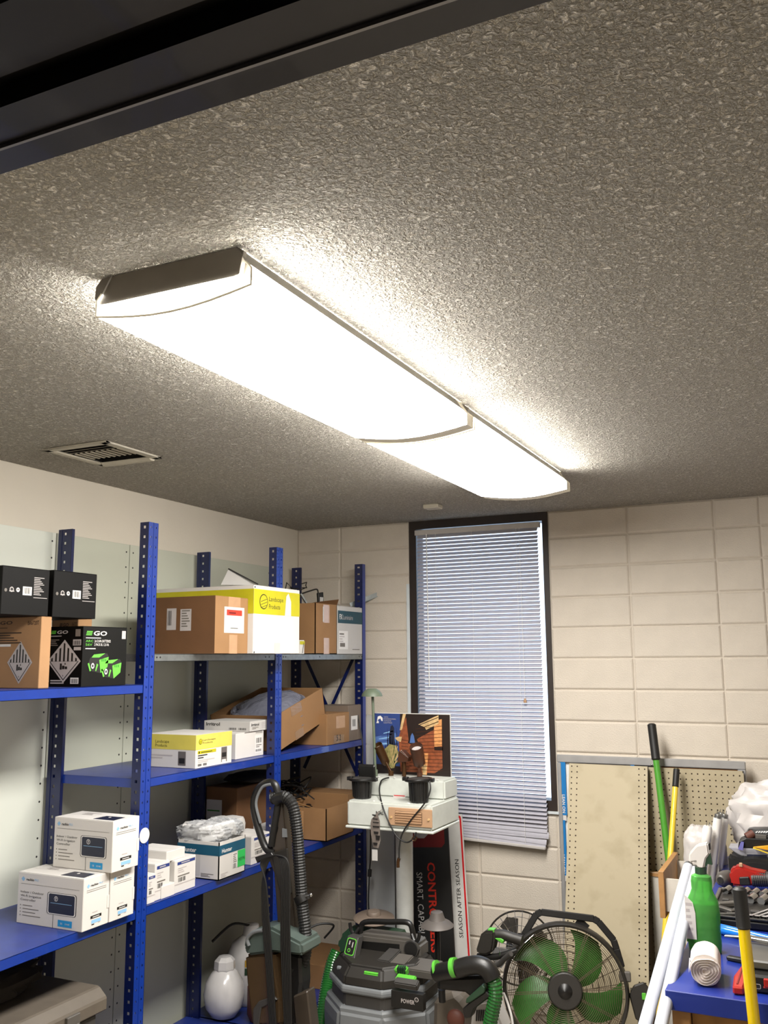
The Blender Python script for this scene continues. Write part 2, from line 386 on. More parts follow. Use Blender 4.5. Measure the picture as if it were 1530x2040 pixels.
# door frame: stepped pressed-metal profile (header and jambs)
b = MB()
prof = [(.5, 0), (.482, 0), (.481, .0), (.445, 0), (.444, .016), (.405, .016), (.40, .03), (.35, .03), (.34, .0), (.30, 0)]
def header(y0, y1, dz, m): b.box((DX0-.04, y0, DZ+dz), (DX1+.04, y1, DZ+.05+dz), m)
header(.478, .505, 0, 'door_metal'); header(.440, .4765, .0025, 'door_metal'); header(.425, .441, .020, 'door_dark')
header(.372, .426, .014, 'door_metal'); header(.345, .373, .03, 'door_dark'); header(.26, .346, .018, 'door_metal')
for xa, xb in ((DX0-.05, DX0), (DX1, DX1+.05)):
    b.box((xa, .26, 0), (xb, .505, DZ+.05), 'door_metal')
df = struct(b, 'door_1')
b = MB().box((DX0, .4760, DZ-.0006), (DX1, .4786, DZ+.003), 'alu'); b.build('frame_highlight', df)  # pale strip added as the highlight line along the header step

# ---- back wall of painted blocks
WX0, WX1, WZ0 = .712, 1.4895, .952
wall = MB()
mo = .007
wall.box((-.12, BY+mo, 0), (WX0, BY+.2, CZ), 'block_paint').box((WX1, BY+mo, 0), (XR+.1, BY+.2, CZ), 'block_paint').box((WX0, BY+mo, 0), (WX1, BY+.2, WZ0), 'block_paint')
wb = struct(wall, 'wall_back')
zl = [CZ] + [2.4546-.1524*k for k in range(1, 17)] + [0]
zl = [z for z in zl if z >= 0]
if zl[-1] < .02: zl = zl[:-2]+[0] if zl[-2] < .02 else zl[:-1]+[0]
xr = [WX1, 1.8903, 2.2991, 2.5016, 2.908, 3.3144, XR]
xl = [0, .2819, WX0]
xlow = [0, .2819, .4658, .6725, 1.0804, 1.4867, 1.8903, 2.2991, 2.5016, 2.908, 3.3144, XR]
BM = {}
def block(xa, xb, za, zb):
    w_, h_ = xb-xa, zb-za; key = (round(w_, 3), round(h_, 3))
    if key not in BM:
        g = .0034; c = .0065; k = MB()
        o0 = [(g, mo+.002, g), (w_-g, mo+.002, g), (w_-g, mo+.002, h_-g), (g, mo+.002, h_-g)]
        o1 = [(g, c*.6, g), (w_-g, c*.6, g), (w_-g, c*.6, h_-g), (g, c*.6, h_-g)]
        o2 = [(g+c, 0, g+c), (w_-g-c, 0, g+c), (w_-g-c, 0, h_-g-c), (g+c, 0, h_-g-c)]
        k.rings([[Vector(p) for p in o0], [Vector(p) for p in o1], [Vector(p) for p in o2]], 'block_paint', caps=False); k.add(o2, [(0,1,2,3)], 'block_paint')
        o = k.build('block', None, smooth=False); BM[key] = o.data; bpy.data.objects.remove(o)
    o = bpy.data.objects.new('block', BM[key]); COL.objects.link(o); o.parent = wb
    o.location = (xa, BY-random.uniform(0, .0012), za)
for k in range(len(zl)-1):
    zb, za = zl[k], zl[k+1]
    if za >= .93:
        for xs in (xl, xr):
            for a, c in zip(xs, xs[1:]): block(a, c, za, zb)
    else:
        for a, c in zip(xlow, xlow[1:]):
            block(a, c, za, zb)

# ---- window
b = MB(); fy0, fy1 = BY-.004, BY+.09; ft = .052
b.box((WX0, fy0, WZ0), (WX0+.042, fy1, CZ), 'win_frame').box((WX1-.028, fy0, WZ0), (WX1, fy1, CZ), 'win_frame')
b.box((WX0+.042, fy0, CZ-.045), (WX1-.028, fy1, CZ), 'win_frame').box((WX0+.042, fy0, WZ0), (WX1-.028, fy1, WZ0+.05), 'win_frame')
wn = struct(b, 'window_1')
MB().box((WX0+.042, BY+.05, WZ0+.05), (WX1-.028, BY+.056, CZ-.045), 'glass').build('window_pane', wn)
b = MB().box((WX0-.018, BY-.006, WZ0), (WX0, BY+.01, 2.10), 'trim_pale'); struct(b, 'wall_reveal_lit')  # pale strip, daylight on the window reveal put into its colour
b = MB().box((WX0-.01, BY-.012, WZ0-.012), (WX1+.012, BY+.01, WZ0), 'trim_pale'); struct(b, 'trim_3')

# ---- mini blind
bx0, bx1, byc = .778, 1.447, BY-.038
t = thing('window_blind', 'grey-white mini blind with a bent bottom hanging over the dark-framed window', 'blind', ((bx0+bx1)/2, byc, 2.37))
MB().box((bx0-.012, byc-.014, 2.357), (bx1+.012, byc+.014, 2.385), 'rail').build('head_rail', t, bevel=.002)
def slat_mesh(w_, tilt, bend=0):
    k = MB(); ch = .0125; rows = []
    for j in range(4):
        q = (j/3-.5)*2*ch; bow = .0018*(1-(q/ch)**2)
        y = math.cos(tilt)*q-math.sin(tilt)*bow; z = math.sin(tilt)*q+math.cos(tilt)*bow
        rows.append((y, z))
    vs = []; n = 2 if not bend else 8
    for i in range(n):
        x = -w_/2+w_*i/(n-1)
        for y, z in rows: vs.append((x, y, z+bend*(x/w_)**2*4*.5+bend*.3*math.sin(x*9)))
    fs = [(i*4+j, (i+1)*4+j, (i+1)*4+j+1, i*4+j+1) for i in range(n-1) for j in range(3)]
    return k.add(vs, fs, 'slat').build('slat', None, smooth=True)
base = slat_mesh(bx1-bx0, math.radians(46)); me = base.data; bpy.data.objects.remove(base)
pit = .0197; z = 2.348; i = 0
cx = (bx0+bx1)/2
while z > .885:
    o = bpy.data.objects.new('slat', me); COL.objects.link(o); o.parent = t
    zz = z; o.location = Vector((cx+random.uniform(-.001, .001), byc, zz))-Vector(t.location)
    q = max(0, (1.25-z)/.4); o.rotation_euler = (math.radians(random.uniform(-1, 1)-10*(2.35-z)/1.4), math.radians(-1.2*min(1, q)+.0)*-1, 0)
    z -= pit; i += 1
# crumpled last slats and the bottom rail
for k, (dz, rt, dx) in enumerate(((.872, 1.2, 0), (.858, 2.2, .004), (.845, 1.0, .006), (.829, 3.2, -.006), (.815, 3.4, -.01), (.803, 1.6, -.012))):
    o = bpy.data.objects.new('slat', me); COL.objects.link(o); o.parent = t
    o.location = Vector((cx+dx, byc-.004, dz))-Vector(t.location); o.rotation_euler = (math.radians(26), math.radians(rt), 0)
k = MB(); k.bar((bx0, byc-.002, .806), (bx1-.012, byc-.002, .782), .024, .014, 'rail'); k.build('bottom_rail', t, bevel=.003)
for cxx in (bx0+.11, cx-.02, bx1-.11):
    MB().cyl((cxx, byc-.0145, .80), (cxx, byc-.0145, 2.36), .0009, n=5, m='cord').build('ladder_cord', t)
MB().cyl((bx0+.065, byc-.02, 1.55), (bx0+.06, byc-.02, 2.36), .003, n=6, m='cord').build('tilt_wand', t)

tx = K(1046, 1393, y=byc-.022)
MB().cyl((tx.x, byc-.022, tx.z), (tx.x-.004, byc-.022, 2.36), .0011, n=5, m='cord').build('pull_cord', t)
MB().lathe((tx.x, byc-.022, tx.z-.018), (0,0,1), [(.007, 0), (.0085, .006), (.006, .018), (.003, .022)], 10, 'tan_plate').build('tassel', t, smooth=True)
# ================================================================== CEILING THINGS
def fixture(y0, y1, label):
    x0, x1 = 1.492, 1.850; t = thing('ceiling_light', label, 'light', ((x0+x1)/2, (y0+y1)/2, CZ), group='long ceiling lights end to end')
    prof = [(x0+.035, CZ-.001), (x0+.012, 2.405), (x0, 2.392), (x0, 2.360)]
    for i in range(1, 8):
        a = i/8; prof.append((x0+(x1-x0)*a, 2.360-.020*math.sin(math.pi*a)))
    prof += [(x1, 2.360), (x1, 2.392), (x1-.012, 2.405), (x1-.035, CZ-.001)]
    k = MB(); n = len(prof); yb = y1-.045
    MB().add([(x, yb, z) for x, z in prof]+[(x, y1, z) for x, z in prof], [(i, i+1, n+i+1, n+i) for i in range(n-1)], 'lens_rim').build('end_band', t, smooth=True)
    k.add([(x, y0, z) for x, z in prof]+[(x, yb, z) for x, z in prof], [(i, i+1, n+i+1, n+i) for i in range(3, n-4)], 'lens_glow').add([(x, y0, z) for x, z in prof]+[(x, yb, z) for x, z in prof], [(i, i+1, n+i+1, n+i) for i in (1, 2, n-4, n-3)], 'lens_side').add([(x, y0, z) for x, z in prof]+[(x, yb, z) for x, z in prof], [(i, i+1, n+i+1, n+i) for i in (0, n-2)], 'lamp_metal')
    k.build('lens', t, smooth=True)
    MB().add([(x, y1-.004, z) for x, z in prof], [tuple(range(n))], 'lens_rim').build('end_cap', t)
    MB().prism([(x, y0+.018, z) for x, z in [(x0, 2.38), (x0, 2.392), (x0+.012, 2.405), (x0+.035, CZ-.001), (x1-.035, CZ-.001), (x1-.012, 2.405), (x1, 2.392), (x1, 2.38)]], (0, .003, 0), 'lamp_metal').build('light_block', t)  # unseen board added to stop lens light leaking past the end plate
    lo = prof[3:-3]; MB().prism([(x, y0+.001, z) for x, z in [(x0, 2.383)]+lo+[(x1, 2.383)]], (0, .002, 0), 'lens_tip').build('end_glow_strip', t)  # added strip closing the open lens end, given a glow of its own
    for ye in (y0, y1):
        MB().tube([(x, ye, z) for x, z in prof[1:-1]], .0022, 'lens_rim', n=6, smooth=0).build('lens_rim', t, smooth=True)
    p = [(x0+.002, 2.385), (x0-.010, 2.40), (x0-.008, 2.425), (x0+.006, CZ-.002), (x1-.035, CZ-.002), (x1-.020, 2.43), (x1-.028, 2.386), (x1-.055, 2.381), ((x0+x1)/2-.02, 2.377)]
    MB().prism([(x, y0+.004, z) for x, z in p], (0, .012, 0), 'lamp_metal').build('end_plate', t, bevel=.001)
    return t
fixture(1.30, 2.455, 'near ceiling light with a curved glowing lens and a grey end plate')
fixture(2.475, 3.60, 'far ceiling light with a glowing lens, close to the window wall')

t = thing('air_vent', 'cream louvred air register on the ceiling near the left wall', 'vent', (.43, 2.49, CZ))
vx0, vx1, vy0, vy1 = .284, .570, 2.345, 2.642
k = MB(); e = .028
for a, c in (((vx0, vy0), (vx1, vy0+e)), ((vx0, vy1-e), (vx1, vy1)), ((vx0, vy0), (vx0+e, vy1)), ((vx1-e, vy0), (vx1, vy1))):
    k.box((a[0], a[1], CZ-.009), (c[0], c[1], CZ-.001), 'vent_paint')
k.build('frame', t, bevel=.003)
dk = MB(); q = .0015; a0, a1, b0, b1, zt0 = vx0+vh-.001, vx1-vh+.001, vy0+vh-.001, vy1-vh+.001, CZ+.099
dk.box((a0, b0, CZ), (a0+q, b1, zt0), 'vent_dark').box((a1-q, b0, CZ), (a1, b1, zt0), 'vent_dark').box((a0, b0, CZ), (a1, b0+q, zt0), 'vent_dark').box((a0, b1-q, CZ), (a1, b1, zt0), 'vent_dark').box((a0, b0, zt0-q), (a1, b1, zt0), 'vent_dark').build('duct_opening', t)
ymid = vy0+.105
for j in range(3):
    y = vy0+.048+j*.026
    MB().obox(((vx0+vx1)/2, y, CZ-.002), ((vx1-vx0)/2-e, 0, 0), (0, .004, .0012), (0, -.0002, .0006), 'vent_paint').build('louver', t)
for j in range(9):
    x = vx0+.045+j*.0245
    MB().obox((x, ymid+.055, CZ-.002), (0, .050, 0), (.004, 0, .0012), (.0002, 0, -.0006), 'vent_paint').build('louver', t)
MB().prism([(vx0+e, vy1-e-.012, CZ-.004), (vx0+e, vy1-e+.002, CZ-.016), (vx0+e, vy1-.004, CZ-.015), (vx0+e, vy1-.004, CZ-.004)], (vx1-vx0-2*e, 0, 0), 'vent_paint').build('deflector', t, bevel=.002)
tag(MB().box((1.012, 4.065, CZ-.022), (1.092, 4.135, CZ), 'vent_paint').build('ceiling_sensor', bevel=.005), 'small white sensor box on the ceiling in front of the window', 'sensor')

# ================================================================== RACK
rk = thing('shelving_rack', 'tall blue bolted steel shelving rack along the left wall', 'shelving', (.27, 3.1, 0))
XF = .487; PT = 2.21
def post_front(y, wy=.055):
    k = MB(); n = 60; p = PT/n
    k.perf((XF-.041, y, 0), (1,0,0), (0,0,1), 1, n, .041, p, .0055, .0052, 'rack_blue_shaded', (0,-1,0), .003)
    k.box((XF-.041, y+.0015, 0), (XF-.0405, y+.012, PT), 'rack_blue_shaded')
    for (off, wd, keep) in ((0, wy*.5, lambda i, j: True), (wy*.5, wy*.5, lambda i, j: True)):
        k.perf((XF, y+off, 0 if off else 0), (0,1,0), (0,0,1), 1, n, wd, p, .003, .0035 if not off else .0038, 'rack_blue', (1,0,0), .003)
    k.box((XF-.012, y+wy-.0012, 0), (XF, y+wy, PT), 'rack_blue')
    k.box((XF-.0006, y+.0265, 0), (XF+.0015, y+.0285, PT), 'rack_blue')
    k.build('post', rk)
def post_rear(y, w_=.07):
    k = MB(); n = 60; p = PT/n
    k.perf((.034, y, 0), (1,0,0), (0,0,1), 1, n, w_, p, .0055, .0052, 'rack_blue_shaded', (0,-1,0), .003)
    k.box((.034+w_-.001, y, 0), (.034+w_, y+.014, PT), 'rack_blue_shaded')
    k.box((.034+w_*.25, y-.002, 0), (.034+w_*.28, y, PT), 'rack_blue_shaded')
    k.build('post', rk)
for y in (1.78, 2.683, 3.578): post_front(y)
k = MB(); n = 60; p = PT/n
k.perf((XF-.047, 4.455, 0), (1,0,0), (0,0,1), 1, n, .047, p, .0075, .0045, 'rack_blue_shaded', (0,-1,0), .003).box((XF-.0015, 4.455, 0), (XF, 4.49, PT), 'rack_blue').box((XF-.047, 4.455, 0), (XF-.046, 4.47, PT), 'rack_blue_shaded').build('post', rk)
for y in (1.78, 2.69, 3.585): post_rear(y)
post_rear(4.465, .058)
def shelf(y0, y1, zt, mt='shelf_blue', me_='rack_blue', h=.032, label=None):
    k = MB(); xa, xb = .036, XF-.003
    k.box((xa, y0, zt-.002), (xb, y1, zt), mt); k.box((xb-.0015, y0, zt-h), (xb, y1, zt-.0005), me_); k.box((xa, y0, zt-h), (xa+.0015, y1, zt-.002), me_)
    k.box((xa, y0, zt-h), (xb, y0+.0015, zt-.002), me_).box((xa, y1-.0015, zt-h), (xb, y1, zt-.002), me_)
    k.box((xb-.014, y0, zt-h), (xb, y1, zt-h+.0015), me_)
    k.build('shelf', rk, label=label)
bays = [(1.79, 2.715), (2.70, 3.61), (3.60, 4.486)]
shelf(*bays[0], .837); shelf(*bays[0], 1.613); shelf(*bays[0], .13)
for bb in bays[1:]:
    shelf(*bb, .837); shelf(*bb, 1.278); shelf(*bb, .13)
    shelf(*bb, 1.723, 'galv', 'galv', .028, label='bare galvanised grey shelf')
for i, (y, zz) in enumerate([(yy, 1.710) for yy in (2.755, 2.775, 3.50, 3.53, 3.65, 3.67, 3.99, 4.42, 4.45)]):
    MB().cyl((XF-.003, y, zz), (XF-.0022, y, zz), .0035, n=10, m='ink').build('bolt_hole', rk)
def brace(a, c, y=4.49):
    p0 = K(*a, y=y); p1 = K(*c, y=y); p0.x = max(p0.x, .05); MB().bar(p0, p1, .018, .003, 'rack_blue_shaded', up=(0,1,0)).build('brace', rk)
brace((606, 1304), (710, 1540)); brace((706, 1306), (606, 1530))

# sheet panels behind the rack, on the wall side
def panel(y0, y1, m, nm, lab):
    t = thing(nm, lab, 'panel', (.013, (y0+y1)/2, .03))
    MB().box((.006, y0, .03), (.012, y1, 2.2), m).build('sheet', t, bevel=.0008)
    k = MB()
    for j in range(32):
        zz = .12+j*.066
        for yy in (y0+.02, y1-.02): k.cyl((.0115, yy, zz), (.0126, yy, zz), .004, n=8, m='ink')
    k.build('bolt_hole', t)
panel(1.2, 2.70, 'panel_white', 'wall_panel', 'pale sheet behind the front end of the blue rack')
panel(2.704, 3.13, 'panel_green', 'wall_panel', 'narrow grey-green sheet behind the tall front rack post')
panel(3.134, 4.28, 'panel_green', 'wall_panel', 'wide grey-green sheet behind the yellow and white carton')
# sticker on the post
tag(MB().cyl((XF+.001, 2.712, 1.083), (XF+.0025, 2.712, 1.083), .0265, n=24, m='white_print').build('round_sticker'), 'round white sticker on the blue post beside the controller cartons', 'sticker')

# ================================================================== CARTONS
def irrig(label, d, top=False):
    t = carton('controller_box', label, d, 'carton_white', group='white irrigation controller cartons')
    x0,x1,y0,y1,z0,z1 = d; W, H, L = x1-x0, z1-z0, y1-y0
    p = fY(d)
    p.poly([(.05*W,.87*H),(.08*W,.92*H),(.11*W,.87*H),(.08*W,.82*H)], 'blue_soft').txt('rachio', .13*W, .845*H, .038*H*1.3, 'ink', w=.12*W, bold=True).txt('PRO', .26*W, .845*H, .038*H*1.3, 'blue_soft', w=.06*W)
    p.rect(.05*W, .775*H, .89*W, .006*H, 'ink_soft')
    for i, s_ in enumerate(('Indoor / Outdoor', 'Wi-Fi Irrigation', 'Controller')): p.txt(s_, .05*W, (.60-.075*i)*H, .045*H, 'ink', w=(.36, .32, .24)[i]*W)
    for i in range(4): p.disc(.055*W, (.36-.065*i)*H, .012*H, 'ink_soft').rect(.09*W, (.352-.065*i)*H, (.15, .25, .2, .28)[i]*W, .014*H, 'ink_soft')
    p.rrect(.465*W, .26*H, .44*W, .42*H, .05*H, 'ink', 1).rrect(.475*W, .267*H, .42*W, .406*H, .045*H, 'white_print', 2).rrect(.49*W, .285*H, .39*W, .37*H, .035*H, 'navy', 3)
    p.disc(.60*W, .565*H, .05*H, 'white_print', 4).disc(.60*W, .565*H, .04*H, 'navy', 5).rect(.595*W, .535*H, .01*W, .06*H, 'white_print', 6).rect(.59*W, .575*H, .025*W, .01*H, 'white_print', 6)
    p.rect(.52*W, .475*H, .32*W, .008*H, 'blue_soft', 4)
    p.rect(.56*W, 0, .006*W, .26*H, 'ink').rect(.64*W, .05*H, .21*W, .125*H, 'blue_print').txt('16', .68*W, .09*H, .045*H, 'white_print').txt('ZONES', .745*W, .095*H, .028*H, 'white_print')
    p.build(t)
    p = fX(d)
    p.poly([(.12*L,.84*H),(.18*L,.885*H),(.24*L,.84*H),(.18*L,.795*H)], 'blue_soft').txt('rachio', .27*L, .82*H, .045*H, 'ink', w=.28*L, bold=True).txt('PRO', .58*L, .82*H, .04*H, 'blue_soft', w=.16*L)
    p.rect(.12*L, .755*H, .75*L, .008*H, 'ink_soft').rect(.12*L, .72*H, .75*L, .008*H, 'ink_soft').rect(.36*L, .30*H, .2*L, .02*H, 'grey_print')
    p.rect(.30*L, .195*H, .42*L, .055*H, 'ink').rect(.38*L, .213*H, .26*L, .014*H, 'white_print', 2).rect(.34*L, .10*H, .36*L, .065*H, 'blue_soft').rect(.35*L, .07*H, .1*L, .02*H, 'ink').rect(.6*L, .08*H, .08*L, .015*H, 'grey_print')
    p.build(t)
    p = fZ(d); p.poly([(.60*W,.12*L),(.95*W,.12*L),(.93*W,.60*L),(.62*W,.60*L)], 'navy').disc(.74*W, .45*L, .02*W, 'white_print', 2).lines(.2*W, .75*L, .25*W, 3, .1*L, 'grey_print'); p.build(t)
    MB().box((x1, y0+L*.92, z0+.3*H), (x1+.0015, y0+L, z0+.55*H), 'carton_white').build('tab', t)
    return t
dA = dims((163,1858), (215,1841), (32,1842), (168,1752), z=.837)
irrig('white controller carton with a dark device picture, front one on the shelf', dA)
dB = (dA[0]+.01, dA[1]+.002, dA[3]+.003, dA[3]+.003+.12, .837, dA[5]-.002)
irrig('white controller carton in the bottom row, right behind the front one', dB)
dC = dims((222,1740), (275,1721), (105,1722), (226,1637), z=dA[5]+.001)
irrig('white controller carton stacked on top of the other two', dC)

def hazard(p, cx, cy, h, w_):
    p.poly([(cx-w_,cy),(cx,cy-h),(cx+w_,cy),(cx,cy+h)], 'grey_print', 1)
    p.poly([(cx-w_*.88,cy),(cx,cy-h*.88),(cx+w_*.88,cy)], 'ink', 2).poly([(cx-w_*.82,cy-.01*h),(cx,cy-h*.82),(cx+w_*.82,cy-.01*h)], 'grey_print', 3)
    for i in range(-3, 4):
        x = cx+i*w_*.24; hh = h*.86*(1-abs(i)*.24/.9); q = w_*.05
        p.poly([(x-q,cy),(x+q,cy),(x+q,cy+hh-q*h/w_),(x-q,cy+hh)] if i >= 0 else [(x-q,cy),(x+q,cy),(x+q,cy+hh),(x-q,cy+hh-q*h/w_)], 'ink', 2)
    p.rect(cx-.22*w_, cy-.38*h, .12*w_, .28*h, 'ink', 4).rect(cx-.08*w_, cy-.36*h, .14*w_, .16*h, 'ink', 4).rect(cx+.08*w_, cy-.36*h, .14*w_, .12*h, 'ink', 4)
    p.poly([(cx+.04*w_,cy-.15*h),(cx+.14*w_,cy-.15*h),(cx+.09*w_,cy-.05*h)], 'ink', 4).txt('9', cx-.05*w_, cy-.72*h, .1*h, 'ink', 4)
    return p
def ego(p, x, y, h, w_, m1, m2, l=2):
    for i in range(3): p.poly([(x+.10*h*i,y+.36*h*i),(x+.26*w_+.10*h*i,y+.36*h*i),(x+.26*w_+.10*h*i+.05*h,y+.36*h*i+.22*h),(x+.10*h*i+.05*h,y+.36*h*i+.22*h)], m1, l)
    return p.txt('GO', x+.33*w_, y, h, m2, l, w=.62*w_, bold=True, shear=.2)
# bottom left: kraft battery cartons and black battery carton
dk1 = (.235, .462, 2.075, 2.253, 1.613, 1.845)
d = (.11, .462, 2.12, 2.262, 1.613, 1.843)
Bp = K(76, 1371, x=.462); d = (.16, .462, Bp.y, K(97, 1370, x=.462).y-.035, 1.6136, K(84, 1228, x=.462).z)
t = carton('battery_carton', 'brown battery carton with a striped diamond label, at the left edge on the upper shelf', (d[0]-.02, d[1], d[2], d[3]+.035, d[4], d[5]), 'kraft_ego', group='brown battery cartons')
dd = (d[0]-.02, d[1], d[2], d[3]+.035, d[4], d[5]); W, H = dd[1]-dd[0], dd[5]-dd[4]
p = fY(dd); ego(p, .34*W, .90*H, .05*H, .28*W, 'ink_brown', 'ink_brown').txt('BA6720T', .82*W, .885*H, .06*H, 'ink_brown', w=.15*W)
p.rect(.34*W, .845*H, .2*W, .01*H, 'ink_brown').lines(.36*W, .77*H, .38*W, 5, .035*H, 'ink_brown').rect(.36*W, .585*H, .24*W, .035*H, 'white_print')
hazard(p, .735*W, .36*H, .30*H, .17*W); p.build(t)
Bp = K(150, 1371, x=.315); Ap = K(97, 1370, y=Bp.y)
dd = (Ap.x, .315, Bp.y, K(178, 1370, x=.315).y, 1.6136, K(158, 1232, x=.315).z); W, H = dd[1]-dd[0], dd[5]-dd[4]
t = carton('battery_carton', 'brown battery carton half hidden behind the black battery carton', dd, 'kraft_ego', group='brown battery cartons')
p = fY(dd); ego(p, .30*W, .88*H, .055*H, .36*W, 'ink_brown', 'ink_brown').txt('BA6720T', .78*W, .885*H, .06*H, 'ink_brown', w=.19*W); p.build(t)
Bp = K(161, 1369, x=.482); Cp = K(250, 1363, x=.482)
dd = (.405, .482, Bp.y, Cp.y, 1.6136, K(164, 1247, x=.482).z)
# turned so that both printed faces show
A_ = K(90, 1370, y=Bp.y); dd = (A_.x, .482, Bp.y, Cp.y, 1.6136, K(164, 1247, x=.482).z); W, H, L = dd[1]-dd[0], dd[5]-dd[4], dd[3]-dd[2]
t = carton('battery_carton', 'black battery carton with green batteries pictured on its side', dd, 'black_card2')
p = fY(dd); p.rect(0, 0, W, H, 'black_card', 0); ego(p, .10*W, .88*H, .055*H, .50*W, 'green_print', 'grey_print', 2); p.rect(.10*W, .835*H, .3*W, .012*H, 'grey_print', 2).lines(.1*W, .77*H, .24*W, 4, .03*H, 'label_photo')
hazard(p, .50*W, .42*H, .36*H, .47*W); p.rect(.73*W, .68*H, .23*W, .10*H, 'grey_print').bars(.75*W, .69*H, .19*W, .07*H).rect(.76*W, .60*H, .2*W, .055*H, 'grey_print').rect(.79*W, .83*H, .14*W, .12*H, 'label_photo')
p.rect(.70*W, .05*H, .23*W, .10*H, 'white_print', 1).bars(.72*W, .06*H, .19*W, .07*H).disc(.06*W, .09*H, .04*W, 'grey_print').disc(.06*W, .09*H, .028*W, 'black_card', 2).rect(.14*W, .09*H, .3*W, .02*H, 'grey_print').rect(.14*W, .05*H, .38*W, .02*H, 'grey_print'); p.build(t)
p = fX(dd); ego(p, .06*L, .85*H, .075*H, .48*L, 'green_print', 'white_print', 2); p.rect(.06*L, .80*H, .33*L, .012*H, 'white_print')
p.txt('ARC', .06*L, .735*H, .04*H, 'green_print', w=.16*L).txt('56V', .06*L, .675*H, .04*H, 'green_print', w=.14*L).txt('2x12.0Ah BATTERIES', .25*L, .735*H, .045*H, 'white_print', w=.36*L).txt('2 PACK BL 12,0 Ah', .25*L, .675*H, .045*H, 'white_print', w=.32*L)
p.rect(.06*L, .62*H, .22*L, .014*H, 'white_print').rect(.87*L, .80*H, .09*L, .14*H, 'grey_print')
for ox, oy in ((.12, .22), (.42, .12)):
    p.poly([((ox+.05)*L,(oy+.25)*H),((ox+.12)*L,(oy+.30)*H),((ox+.42)*L,(oy+.33)*H),((ox+.46)*L,(oy+.28)*H),((ox+.44)*L,(oy+.10)*H),((ox+.28)*L,oy*H),((ox+.1)*L,(oy+.03)*H),(ox*L,(oy+.12)*H)], 'ink', 1)
    p.poly([((ox+.25)*L,(oy+.22)*H),((ox+.46)*L,(oy+.27)*H),((ox+.44)*L,(oy+.10)*H),((ox+.29)*L,oy*H)], 'green_print', 2)
    p.poly([((ox+.08)*L,(oy+.26)*H),((ox+.13)*L,(oy+.31)*H),((ox+.38)*L,(oy+.33)*H),((ox+.25)*L,(oy+.26)*H)], 'green_print', 2)
    p.poly([(ox*L,(oy+.16)*H),((ox+.03)*L,(oy+.17)*H),((ox+.08)*L,(oy+.04)*H),((ox+.05)*L,(oy+.03)*H)], 'green_print', 2).poly([((ox+.2)*L,(oy+.16)*H),((ox+.23)*L,(oy+.14)*H),((ox+.19)*L,(oy+.03)*H),((ox+.17)*L,(oy+.04)*H)], 'green_print', 2)
    p.disc((ox+.11)*L, (oy+.12)*H, .034*L, 'white_print', 3, ry=.034*H*1.4).disc((ox+.11)*L, (oy+.12)*H, .018*L, 'ink', 4, ry=.018*H*1.4)
    for q in range(3): p.rect((ox+.30+.04*q)*L, (oy+.19)*H, .022*L, .045*H, 'green_dark', 3)
p.build(t)
zt = dd[5]
# black cartons on top of the kraft ones
zb_ = dk1[5]+.003
for i, (x1, a, c, T, lab) in enumerate(((.455, (0,1230), (96,1230), (8,1126), 'left black carton lying on the brown battery cartons'), (.44, (104,1230), (191,1231), (108,1135), 'right black carton lying on the brown battery cartons'))):
    y0, y1 = K(*a, x=x1).y, K(*c, x=x1).y
    dq = (.14, x1, y0, y1-.002, K(76, 1228, x=.462).z+.002, K(*T, x=x1).z); L, H = dq[3]-dq[2], dq[5]-dq[4]
    t = carton('black_carton', lab, dq, 'black_card', group='black cartons on the upper shelf')
    p = fX(dq); u = .02; p.disc((u+.06)*L, .50*H, .028*L, 'ink_soft').disc((u+.18)*L, .52*H, .042*L, 'grey_print').disc((u+.18)*L, .52*H, .028*L, 'ink', 2).rect((u+.13)*L, .475*H, .1*L, .02*H, 'grey_print', 3).disc((u+.31)*L, .52*H, .036*L, 'white_print').rect((u+.29)*L, .51*H, .04*L, .03*H, 'ink_soft', 2)
    p.rect((u+.41)*L, .42*H, .19*L, .18*H, 'white_print').bars((u+.435)*L, .45*H, .14*L, .13*H, n=8)
    p.lines((u+.64)*L, .80*H, .22*L, 11, .036*H, 'grey_print', t=.015*H).rect((u+.64)*L, .375*H, .3*L, .012*H, 'grey_print'); p.build(t)

# top galvanised shelf (z 1.723)
ZT = 1.7235
Bp = K(427, 1299, x=.585); Cp = K(494, 1302, x=.585)
dd = (.25, .585, Bp.y, Cp.y, ZT, K(430, 1186, x=.585).z)
Cz = K(470, 1183, x=.45)
t = carton('brown_carton', 'brown carton with two paper labels and a packing-slip pouch', dd, 'kraft'); W, H, L = dd[1]-dd[0], dd[5]-dd[4], dd[3]-dd[2]
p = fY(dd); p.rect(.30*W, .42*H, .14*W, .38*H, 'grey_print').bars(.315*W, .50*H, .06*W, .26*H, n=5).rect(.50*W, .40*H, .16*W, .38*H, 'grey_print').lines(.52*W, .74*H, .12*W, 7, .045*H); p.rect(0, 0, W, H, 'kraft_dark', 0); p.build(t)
p = fX(dd); p.rect(.26*L, .36*H, .6*L, .46*H, 'carton_grey').rect(.33*L, .67*H, .46*L, .10*H, 'red_print', 2).rect(.40*L, .70*H, .2*L, .03*H, 'red_dark', 3).rect(.45*L, .44*H, .22*L, .01*H, 'ink', 2).rect(.38*L, .82*H, .36*L, .18*H, 'clear_tape', 0).rect(.42*L, 0, .24*L, .33*H, 'clear_tape', 0); p.build(t)
